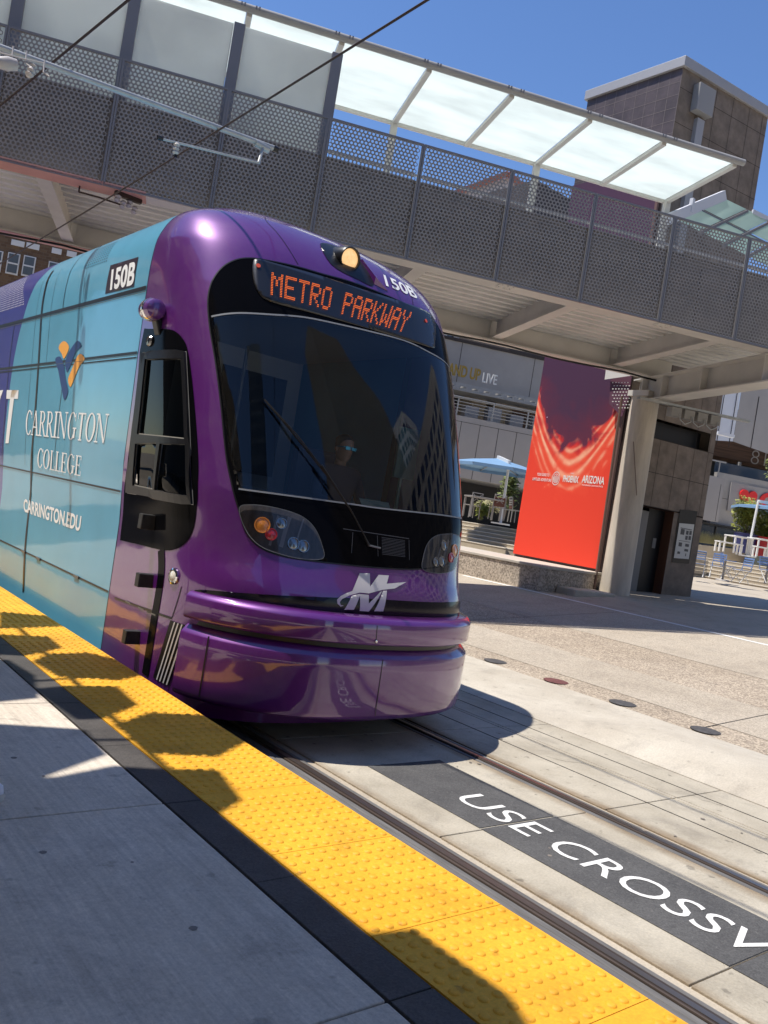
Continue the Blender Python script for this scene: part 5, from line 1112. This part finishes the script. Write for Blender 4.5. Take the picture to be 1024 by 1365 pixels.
# ---------------------------------------------------------------- dining furniture
m_fch=mat('chair_grey',(.33,.31,.29),.5,metal=.3); m_cush=mat('cushion_brown',(.13,.05,.035),.8); m_bluech=mat('bistro_blue',(.16,.25,.46),.5); m_wbench=mat('bench_white',(.72,.70,.66),.5)
def dchair(label,px,py,d,rz,col=m_fch,crossback=True,cushion=False,bistro=False,grp=None):
    p=PD(px,py,d); T=thing('bistro_chair' if bistro else 'dining_chair',label,'chair',p,rz,group=grp)
    b=lambda:MB()
    q=b(); q.box(-.22,.22,-.22,.22,.43,.455); q.build('seat',col,T,world=False)
    for sx,sy in ((-1,-1),(1,-1),(-1,1),(1,1)):
        q=b()
        if bistro: q.tube([(sx*.20,sy*.20,0),(sx*.20,-sy*.16,.44)],.012,6)
        else: q.tube([(sx*.21,sy*.21,0),(sx*.20,sy*.20,.44)],.018,6)
        q.build('leg',m_whitep if bistro else col,T,world=False,smooth=True)
    q=b(); q.tube([(-.21,.2,.44),(-.21,.27,.88),(.21,.27,.88),(.21,.2,.44)],.016,6)
    if crossback: q.tube([(-.2,.22,.52),(.2,.27,.86)],.012,6); q.tube([(.2,.22,.52),(-.2,.27,.86)],.012,6); q.tube([(-.2,.21,.5),(.2,.21,.5)],.012,6)
    else:
        for z in (.62,.70,.78,.86): q.box(-.2,.2,.235+.04*(z-.5),.25+.04*(z-.5),z-.025,z+.02)
    q.build('backrest',col if not bistro else col,T,world=False,smooth=True)
    if cushion: b().box(-.19,.19,.18,.24,.47,.8).build('cushion',m_cush,T,world=False,bevel=.02)
    return T
RBZ=-.2
dchair('grey metal dining chair with crossed back at the foot of the umbrella pole',660,693,29.5,2.6,cushion=True)
dchair('grey dining chair with brown cushion nearest the red banner',686,697,29.8,1.0,crossback=False,cushion=True)
dchair('grey dining chair beside the tram windscreen edge',627,690,29.5,2.9)
dchair('grey dining chair half hidden between umbrella pole and banner',676,695,31.5,.4,cushion=False)
def table(label,px,py,d,w,dd,h,col,rz,name='table'):
    p=PD(px,py,d); T=thing(name,label,'table' if name=='table' else 'bench',p,rz); MB().box(-w/2,w/2,-dd/2,dd/2,h-.05,h).build('top' if name=='table' else 'seat',col,T,world=False,bevel=.008)
    for sx in (-1,1):
        for sy in (-1,1): MB().box(sx*w/2-.03-sx*.05,sx*w/2+.03-sx*.05,sy*dd/2-.03-sy*.05,sy*dd/2+.03-sy*.05,0,h-.05).build('leg',col,T,world=False)
table('grey dining table between the tram edge and the crossed-back chair',641,691,29.5,1.2,.8,.74,m_fch,-.4)
g1='blue folding bistro chairs on the lower plaza'
dchair('blue bistro chair closest to the lift tower',929,768,29.2,2.0,m_bluech,False,bistro=True,grp=g1)
dchair('blue bistro chair in the middle, facing left',954,771,29.6,-1.2,m_bluech,False,bistro=True,grp=g1)
dchair('blue bistro chair right of the round table, turned sideways',986,777,28.6,-1.9,m_bluech,False,bistro=True,grp=g1)
dchair('blue bistro chair behind the round table',968,771,30.0,.3,m_bluech,False,bistro=True,grp=g1)
dchair('blue bistro chair at the right edge of the photo',1022,777,29,-.4,m_bluech,False,bistro=True,grp=g1)
p=PD(963,774,29); rt=thing('round_table','small round grey table among the blue bistro chairs','table',p); MB().lathe([(0,.70),(.36,.70),(.36,.73),(0,.73)],(0,0,0),(0,0,1),24).build('top',m_bluech,rt,world=False); b=MB(); b.tube([(0,0,0),(0,0,.7)],.035,8); b.lathe([(0,0),(.25,0),(.2,.04),(0,.05)],(0,0,0),n=16); b.build('pedestal',m_fch,rt,world=False)
p=PD(1020,778,29.4); rt=thing('round_table','second round table, its stem at the right edge of the photo','table',p); MB().lathe([(0,.70),(.36,.70),(.36,.73),(0,.73)],(0,0,0),(0,0,1),24).build('top',m_bluech,rt,world=False); MB().tube([(0,0,0),(0,0,.7)],.045,8).build('pedestal',m_fch,rt,world=False)
table('white picnic table in front of the blue planter tub',982,738,36,1.0,.7,.75,m_wbench,-.35)
table('long white bench left of the picnic table',970,737,35.6,1.25,.35,.45,m_wbench,-.35,'bench')
table('white picnic table in front of the red planter tub',1015,742,36,1.2,.7,.75,m_wbench,-.35)
table('short white bench right of the umbrella pole',1013,743,35.2,.7,.3,.45,m_wbench,-.35,'bench')
def tub(label,px,py,d,col):
    p=PD(px,py,d); T=MB(); T.lathe([(0,.0),(.42,0),(.50,.85),(.53,.87),(.46,.88),(.44,.75),(0,.75)],p,(0,0,1),24); tag(T.build('planter_tub',col,smooth=True),label,'planter')
tub('dark blue planter tub holding a big shrub',990,737,37.5,mat('tub_blue',(.03,.035,.13),.4)); tub('red planter tub behind the right picnic table',1016,742,37.5,mat('tub_red',(.45,.015,.02),.4))
# ---------------------------------------------------------------- building across the plaza
m_pan=mat('facade_panel_grey',(.32,.30,.285),.7,var=.06,scale=.6); m_panw=mat('facade_panel_white',(.62,.64,.68),.6); m_st=mat('stucco_grey',(.34,.32,.295),.85,var=.08,scale=.8,bump=.2,bscale=20); m_cream=mat('stucco_cream',(.42,.35,.26),.85); m_dk=mat('dark_opening',(.012,.011,.012),.5); m_brown=mat('brown_wood',(.12,.065,.04),.6,var=.4,scale=1.5,stretch=(.3,1,9))
m_navyg=mat('storefront_glass',(.02,.035,.06),.12,coat=1); m_gold=mat('sign_gold',(.36,.22,.04),.35,metal=.5); m_signw=mat('sign_white',(.75,.74,.70),.5); m_signr=mat('sign_red',(.72,.02,.02),.4)
O7=27.0; BL=thing('plaza_building','grey two level plaza building with balconies, dark shopfronts and wall signs','building',BP+Vector((-math.sin(RB)*O7,math.cos(RB)*O7,0)),RB)
def lbp(b,name,m,par=BL,**k): return b.build(name,m,par,world=False,**k)
lbp(MB().box(0,16.5,0,1,8.5,10.75),'upper_wall',m_st)
b=MB()
for s in (9.9,13.9,6,2): b.box(s,s+.03,-.006,0,8.5,10.75)
b.box(0,16.5,-.05,0,10.7,10.85); lbp(b,'wall_joint',m_jt)
lbp(MB().box(0,16.5,3.5,4,2,9.2),'rear_wall',m_dk)
lbp(MB().box(0,16.5,.6,3.5,8.46,8.5),'soffit',m_st)
b=MB(); b.box(11.35,12.15,1.2,3.4,6,8.46); b.box(12.6,16.5,1.0,3.4,6,8.46); lbp(b,'recessed_wall',m_cream)
lbp(MB().box(13.55,15.9,.96,.995,6.5,8.1),'wood_panel',m_brown)
b=MB(); 
for r0,r1 in ((.50,.56),(.38,.42)): b.add([(14.95+r*math.cos(a),.94,7.25+r*math.sin(a)) for r in (r0,r1) for a in [2*math.pi*k/28 for k in range(28)]],[(k,(k+1)%28,28+(k+1)%28,28+k) for k in range(28)])
b.box(14.65,14.73,.93,.95,7.0,7.5); b.box(14.91,14.99,.93,.95,7.0,7.5); b.box(15.17,15.25,.93,.95,7.0,7.5); lbp(b,'round_logo',m_signw)
b=MB(); b.box(8,16.5,-1.2,-1.1,8.35,8.5); b.box(8,16.5,-.2,-.1,8.35,8.45)
for i in range(14): b.box(8.2+i*.62,8.26+i*.62,-1.2,0,8.4,8.46); b.box(8.2+i*.62,8.5+i*.62,-1.24,-1.2,8.2,8.34)
b.box(8,16.5,-1.25,0,8.12,8.17); lbp(b,'sign_canopy',m_can2)
def wt(s,x,z,w,h,m,off=0,y=-.02): return text_plane('wall_sign',s,(x,y,z),(1,0,0),(0,0,1),w,h,m,BL,offset=off,world=False,th=.05)
wt('STAND UP',8.55,8.78,2.15,.58,m_gold,.03,-1.15); wt('LIVE',10.85,8.76,.75,.48,m_signw,.0,-1.15)
# balcony
lbp(MB().box(0,17.2,-2.6,-2.3,3.9,6.75),'balcony_front',m_pan); lbp(MB().box(0,17.2,-2.3,3.5,3.9,4.2),'balcony_floor',m_st)
b=MB()
for i in range(18): s=0.1+.95*i; b.box(s,s+.025,-2.606,-2.6,3.9,6.5)
b.box(0,17.2,-2.606,-2.6,6.47,6.49); lbp(b,'panel_joint',m_jt)
b=MB(); 
for z in (6.95,7.1,7.25,7.4,7.55): b.box(0,17.2,-2.52,-2.49,z,z+.03)
for i in range(10): s=.3+1.8*i; b.box(s,s+.06,-2.53,-2.48,6.75,7.6)
b.box(0,17.2,-2.55,-2.46,7.6,7.66); lbp(b,'balcony_rail',m_can2)
b=MB()
for i in range(5): b.box(10.2+i*1.2,10.9+i*1.2,-1.2,-.6,6.8,7.5+.1*(i%2)); 
lbp(b,'balcony_furniture',m_fch)
lbp(MB().box(0,17.2,1,1.2,1.2,3.9),'shopfront_dark',m_dk)
# right wing
b=MB(); b.add([(22.1,-1.2,8.0),(25.55,-1.0,8.45),(25.55,-1.0,13),(22.1,-1.2,13),(22.1,3,8.0),(22.1,3,13)],[(0,1,2,3),(0,3,5,4)]); lbp(b,'white_bay',m_panw,fix=False)
b=MB(); b.add([(25.56,-1.0,8.45),(33,1.0,8.1),(33,1.0,13),(25.56,-1.0,13)],[(0,1,2,3)]); lbp(b,'bay_return',m_pan,fix=False)
b=MB()
for s,y0,y1 in ((23.4,-1.13,8.15),(24.5,-1.07,8.3),(25.3,-1.03,8.4)): b.box(s,s+.03,y0-.02,y0,8.1,11.2)
for s in (27,28.6): b.box(s,s+.03,-1.0+(s-25.56)*.27-.03,-1.0+(s-25.56)*.27,8.3,11.2)
lbp(b,'panel_joint',m_jt)
lbp(MB().box(17.2,34,3.2,3.6,2,11.1),'rear_wall',m_dk); lbp(MB().box(22,34,1.6,3.2,7.9,9.5),'brown_fascia',m_brown); lbp(MB().box(17.2,26,1.5,3.2,7.6,9.4),'brown_fascia',m_brown)
b=MB(); V_,F_,_a=textmesh('810',.0); lbp(MB().box(28.0,28.15,1.4,1.6,5.6,7.8),'shop_frame',m_can2)
text_plane('house_number','810',(28.8,1.5,7.85),(1,0,0),(0,0,1),1.9,.8,mat('neon_outline',(.45,.43,.40),.4),BL,offset=-.02,world=False)
lbp(MB().box(17.2,25.0,-1.6,-1.3,4.0,6.35),'balcony_front',m_pan); lbp(MB().box(25.02,34,-.9,-.6,3.9,6.7),'balcony_front',m_st)
b=MB()
for i in range(9): s=17.6+.9*i; b.box(s,s+.02,-1.606,-1.6,4.0,6.0)
b.box(25.02,34,-.906,-.9,5.35,5.37)
for i in range(5): s=25.9+1.5*i; b.box(s,s+.02,-.906,-.9,4.9,5.6)
lbp(b,'panel_joint',m_jt)
b=MB(); b.box(17.2,25,-1.5,-1.45,7.15,7.22); b.box(17.2,24,-1.5,-1.46,6.8,6.84)
for i in range(8): b.box(17.6+i*1.0,17.65+i*1.0,-1.5,-1.45,6.35,7.2)
lbp(b,'balcony_rail',m_can2)
lbp(MB().box(25.0,34,-.6,-.55,6.7,7.3),'glass_rail',m_navyg)
lbp(MB().box(25.9,34,-1.0,-.92,4.75,6.3),'sign_board',m_pan)
# heart sign
hs=[]; 
for k in range(40):
    a=2*math.pi*k/40; hs.append((16*math.sin(a)**3,13*math.cos(a)-5*math.cos(2*a)-2*math.cos(3*a)-math.cos(4*a)))
b=MB(); b.prism([(27.0+x*.034,5.62+y*.034) for x,y in hs],-1.12,-1.0,lambda x,z,o:(x,o,z)); lbp(b,'heart_sign',m_signr)
wt('CVS',27.75,5.15,2.7,.95,m_signr,.05,-1.05)
lbp(MB().box(17.2,34,.2,.4,1.2,3.9),'shopfront_glass',m_navyg)
b=MB()
for s in (20.5,22.4,24.3,26.2): b.box(s,s+.08,.14,.2,1.5,3.9)
b.box(17.2,34,-1.2,.2,3.86,3.92); lbp(b,'shopfront_mullion',m_dk)
wt('SUNLIGHT',21.9,3.05,2.4,.38,mat('window_text',(.10,.13,.18),.5),.0,.18)
b=MB(); b.tube([(21.2,.1,1.9),(21.35,.1,2.5),(21.5,.1,3.0)],[.12,.16,.2],8); lbp(b,'window_poster',m_signw); b=MB(); b.tube([(20.9,.08,3.5),(21.3,.08,3.3),(21.5,.08,3.6)],.13,6); lbp(b,'window_poster',mat('poster_red',(.28,.03,.05),.6))
# awning arm seen beside the tower
tag(MB().bar(PD(956,577,34),PD(978,582,34),.22,.12).build('wall_arm',m_panw),'white projecting arm beside the lift tower top opening','bracket')
# strip of a farther building with dark windows, between parapet and bridge
FB=thing('far_building','pale far building showing a row of dark windows under the bridge edge','building',BP+Vector((-math.sin(RB)*45,math.cos(RB)*45,0)),RB)
MB().box(2,26,0,6,2,18).build('wall',mat('far_wall',(.60,.58,.55),.8),FB,world=False)
b=MB(); 
for i in range(19):
    for z in (5,8,11,13.6): b.box(2.2+i*1.25,2.7+i*1.25,-.05,0,z,z+1.8)
b.build('windows',m_navyg,FB,world=False)
# brick building on the left under the bridge
m_brick=bpy.data.materials.new('brick_wall'); m_brick.use_nodes=True; t=m_brick.node_tree; bb=t.nodes['Principled BSDF']; bb.inputs['Roughness'].default_value=.9; br_=t.nodes.new('ShaderNodeTexBrick'); tc=t.nodes.new('ShaderNodeTexCoord'); mp=t.nodes.new('ShaderNodeMapping'); mp.inputs['Rotation'].default_value=(math.radians(90),0,0)
t.links.new(tc.outputs['Object'],mp.inputs[0]); t.links.new(mp.outputs[0],br_.inputs[0]); br_.inputs['Color1'].default_value=(.19,.115,.062,1); br_.inputs['Color2'].default_value=(.13,.075,.042,1); br_.inputs['Mortar'].default_value=(.17,.13,.09,1); br_.inputs['Scale'].default_value=1.6; br_.inputs['Mortar Size'].default_value=.015; t.links.new(br_.outputs[0],bb.inputs['Base Color'])
pl=PD(30,380,46)
KB=thing('brick_building','brown brick building with white sash windows beyond the bridge at left','building',(pl.x,pl.y,0),RB)
MB().box(-30,14,0,10,0,24).build('wall',m_brick,KB,world=False)
I=(Matrix.Translation(Vector((pl.x,pl.y,0)))@Matrix.Rotation(RB,4,'Z')).inverted()
def kb(x,y):
    v=Fv+Rv*((x-512)/FPX)-Uv*((y-682.5)/FPX); o=I@Vector((0,0,1.715)); d=I.to_3x3()@v; k=(-o.y)/d.y; return o+d*k
win=[((13,338),(25,366)),((34,342),(46,369)),((67,350),(77,372)),((-10,334),(3,362))]
for (a,c) in win:
    A0=kb(*a);A1=kb(*c); x0,x1=A0.x,A0.x+.50; z1,z0=A0.z,A1.z
    f_=MB(); f_.box(x0-.06,x1+.06,-.08,-.005,z0-.08,z1+.06); wo=f_.build('window',m_signw,KB,world=False)
    MB().box(x0,x1,-.1,-.082,z0,z1).build('pane',mat('window_pane',(.12,.14,.15),.2) if 'window_pane' not in bpy.data.materials else bpy.data.materials['window_pane'],wo,world=False)
    MB().box(x0-.05,x1+.05,-.115,-.1,(z0+z1)/2-.04,(z0+z1)/2+.04).build('sash_bar',m_signw,wo,world=False)
for x,y,w in ((16,319,16),(36,323,16),(70,330,12),(90,334,12)):
    q=kb(x,y); MB().box(q.x,q.x+w*.042,-.06,-.005,q.z-.3,q.z).build('stone_lintel',m_signw,KB,world=False)
# gabled house and dark roofs seen through the railing
p=PD(672,262,70); H=thing('gabled_house','white gabled house with red roof edge seen through the bridge railing','building',p,-.6)
MB().prism([(-4.2,-8),(4.2,-8),(4.2,-.8),(0,1.6),(-4.2,-.8)],0,6,lambda x,z,o:(x,o,z)).build('wall',mat('house_white',(.62,.54,.48),.8),H,world=False)
b=MB(); b.bar((-4.8,-.2,-1.0),(0,-.2,1.85),.5,.35); b.bar((0,-.2,1.85),(4.8,-.2,-1.0),.5,.35); b.build('roof_edge',mat('roof_red',(.42,.16,.11),.8),H,world=False)
p=PD(735,275,60); tag(MB().box(p.x-4,p.x+4.5,p.y-2,p.y+3,0,p.z).build('dark_roofed_building',mat('dark_roof',(.05,.04,.04),.8)),'dark low building behind the railing left of the lift tower','building')
p=PD(500,300,75); tag(MB().box(p.x-22,p.x+10,p.y,p.y+8,0,p.z-6).build('office_block',m_pan),'plain grey block behind the footbridge','building') if False else None
# green glass canopy at the right
GC=thing('glass_canopy','pale green glass canopy on steel arms at the right, beyond the bridge railing','canopy',PD(960,300,18))
q=[PD(900,292,17.6),PD(966,264,18.6),PD(1085,322,19.6),PD(1025,356,18.6)]
def bil(u,v): return (q[0]*(1-u)+q[1]*u)*(1-v)+(q[3]*(1-u)+q[2]*u)*v
for i in range(2):
    for j in range(4):
        u0,u1,v0,v1=i*.5+.01,(i+1)*.5-.01,j*.25+.01,(j+1)*.25-.01
        MB().add([bil(u0,v0),bil(u1,v0),bil(u1,v1),bil(u0,v1)],[(0,1,2,3)]).build('glass_pane',m_green,GC,fix=False)
b=MB(); 
for v in (.25,.5,.75): b.bar(bil(0,v)-Vector((0,0,.05)),bil(1,v)-Vector((0,0,.05)),.05,.08)
b.bar(bil(.5,0)-Vector((0,0,.05)),bil(.5,1)-Vector((0,0,.05)),.04,.05); b.build('glazing_bar',m_post,GC)
b=MB(); b.bar(bil(-.1,-.03),bil(1.05,-.03),.10,.22); b.bar(bil(0.3,.0),bil(.3,.0)+Vector((0,0,.3)),.08,.08); b.bar(bil(1.0,.3),bil(1.0,1),.05,.1); b.build('steel_arm',m_panw,GC)
MB().bar(bil(.85,.95)-Vector((0,0,.1)),bil(.85,.95)-Vector((0,0,4)),.15,.15).build('post',m_panw,GC)
# ---------------------------------------------------------------- street behind the photographer (seen only as reflections, some blocks added to darken them)
def tower(name,label,x,y,w,d,h,m,nx,nz,face):
    T=thing(name,label,'building',(x,y,0)); MB().box(x-w/2,x+w/2,y-d/2,y+d/2,0,h).build('wall',m,T)
    if not nx: return
    b=MB()
    for i in range(nx):
        for k in range(nz):
            a=x-w/2+w*(i+.2)/nx; z=3+(h-5)*k/nz; b.box(a,a+w/nx*.6,y+d/2,y+d/2+.05,z,z+(h-5)/nz*.62)
    for i in range(max(2,int(nx*d/w))):
        for k in range(nz):
            nn=max(2,int(nx*d/w)); a=y-d/2+d*(i+.2)/nn; z=3+(h-5)*k/nz; b.box(x-w/2-.05,x-w/2,a,a+d/nn*.6,z,z+(h-5)/nz*.62)
    b.build('windows',m_navyg,T)
tower('offframe_tower','white office tower with a grid of windows behind the photographer',95,-62,15,15,78,m_panw,6,16,0)
tower('offframe_tower','tan office block with ribbon windows behind the photographer',20,-70,24,14,22,m_brick if 'm_brick' in globals() else m_cream,8,5,0)
tower('offframe_tower','unseen tall brown tower added for a dark band in the windscreen reflection',56,-50,15,13,84,m_tile,0,0,0)  # added out of view to put a dark band in the windscreen
tower('offframe_tower','dark glass tower down the street behind the photographer',-8,-60,18,18,70,mat('dark_curtain_wall',(.08,.10,.13),.2,coat=1),9,20,0)
tower('offframe_tower','beige hotel block across the road behind the photographer',44,-12,14,24,26,m_st,6,8,0)

tower('added_street_block','unseen brown block added behind the platform to darken reflections',-34,-6,20,44,27,mat('stone_dark',(.16,.12,.09),.8,var=.2,scale=.4),3,5,0)  # added dark blocks out of view, to darken reflections and cut sky light
tower('added_street_block','unseen grey block added farther up behind the platform to darken reflections',-36,40,20,40,32,mat('concrete_dark',(.17,.16,.15),.8,var=.2,scale=.4),3,6,0)
tower('added_street_block','unseen red-brown block added at the corner behind the platform to cut sky light',-30,-52,24,36,24,mat('brick_dark',(.15,.075,.05),.8,var=.2,scale=.4),4,5,0)
# ---------------------------------------------------------------- people
m_skin=mat('skin',(.34,.19,.13),.55); m_hair=mat('dark_hair',(.012,.010,.010),.6); m_uni=mat('dark_uniform',(.022,.024,.04),.85); m_blue_sg=mat('sunglass_cyan',(.03,.35,.5),.12,coat=1,metal=.6)
def driver(loc):
    x,y,z=loc
    J=[(0,0,0),(0,.02,.22),(0,.0,.44),(0,-.01,.52),   # pelvis spine chest neck base
       (-.19,.0,.44),(-.26,-.05,.20),(-.20,-.30,.14), # left arm toward the console
       (.19,.0,.44),(.26,-.06,.20),(.18,-.32,.16),
       (-.11,-.05,-.02),(-.13,-.42,.02),(-.13,-.46,-.40),(-.13,-.58,-.44),
       (.11,-.05,-.02),(.13,-.42,.02),(.13,-.46,-.40),(.13,-.58,-.44)]
    E=[(0,1),(1,2),(2,3),(2,4),(4,5),(5,6),(2,7),(7,8),(8,9),(0,10),(10,11),(11,12),(12,13),(0,14),(14,15),(15,16),(16,17)]
    R_=[.15,.145,.15,.06,.075,.055,.038,.075,.055,.038,.10,.075,.05,.045,.10,.075,.05,.045]
    P=person('person','tram driver in dark uniform and mirrored sunglasses seated behind the windscreen',J,E,R_,m_uni,loc)
    ROOT[P.name]=Matrix.Translation(-Vector(loc))
    # head: shaped lathe with jaw, nose, ears
    b=MB(); n=20; prof=[(-.115,.03,.055),(-.10,.05,.062),(-.07,.062,.075),(-.03,.070,.088),(.01,.073,.096),(.05,.074,.098),(.08,.068,.090),(.105,.048,.065),(.118,.015,.02)]
    rows=[]
    for h,a,c in prof:
        r=[]
        for k in range(n+1):
            t=2*math.pi*k/n; yy=-c*math.cos(t); xx=a*math.sin(t)
            if abs(t)<.35 or abs(t-2*math.pi)<.35: yy-=.014*math.exp(-((h+.012)/.022)**2)-.0
            r.append((x+xx,y-.03+yy,z+.665+h))
        rows.append(r)
    b.grid(rows); 
    b.lathe([(0,-.02),(.018,-.015),(.022,.01),(.0,.02)],(x-.075,y-.02,z+.66),(0,0,1),8); b.lathe([(0,-.02),(.018,-.015),(.022,.01),(.0,.02)],(x+.075,y-.02,z+.66),(0,0,1),8)
    b.tube([(x,y,z+.5),(x,y-.01,z+.6)],[.055,.05],12); b.build('head',m_skin,P,smooth='all')
    b=MB(); rows=[]
    for h,a,c in ((.0,.078,.10),(.04,.083,.108),(.08,.080,.104),(.11,.06,.08),(.13,.02,.03)):
        rows.append([(x+a*math.sin(2*math.pi*k/n),y-.018-c*math.cos(2*math.pi*k/n)*(.93 if h>.05 else .80),z+.675+h) for k in range(n+1)])
    b.grid(rows); b.build('hair',m_hair,P,smooth='all')
    b=MB(); b.box(x-.062,x-.006,y-.137,y-.122,z+.655,z+.69); b.box(x+.006,x+.062,y-.137,y-.122,z+.655,z+.69); b.box(x-.006,x+.006,y-.134,y-.126,z+.678,z+.686); b.box(x-.08,x-.062,y-.13,y-.02,z+.675,z+.685); b.box(x+.062,x+.08,y-.13,y-.02,z+.675,z+.685); b.build('sunglasses',m_blue_sg,P,bevel=.004)
    for s in (-1,1):
        b=MB(); hx=x+s*.19; hy=y-.36; hz=z+.15
        b.tube([(hx,hy+.05,hz),(hx,hy,hz-.005)],[.028,.034],10)
        for k,(dx,l) in enumerate(((-.026,.055),(-.009,.065),(.009,.062),(.025,.048))): b.tube([(hx+dx,hy-.02,hz),(hx+dx*1.1,hy-.02-l*.6,hz-.005),(hx+dx*1.1,hy-.02-l,hz-.03)],[.010,.009,.006],7)
        b.tube([(hx-s*.03,hy+.01,hz),(hx-s*.052,hy-.03,hz-.01),(hx-s*.05,hy-.055,hz-.02)],[.012,.011,.007],7); b.build('hand',m_skin,P,smooth='all')
driver((4.50,6.3,1.56))
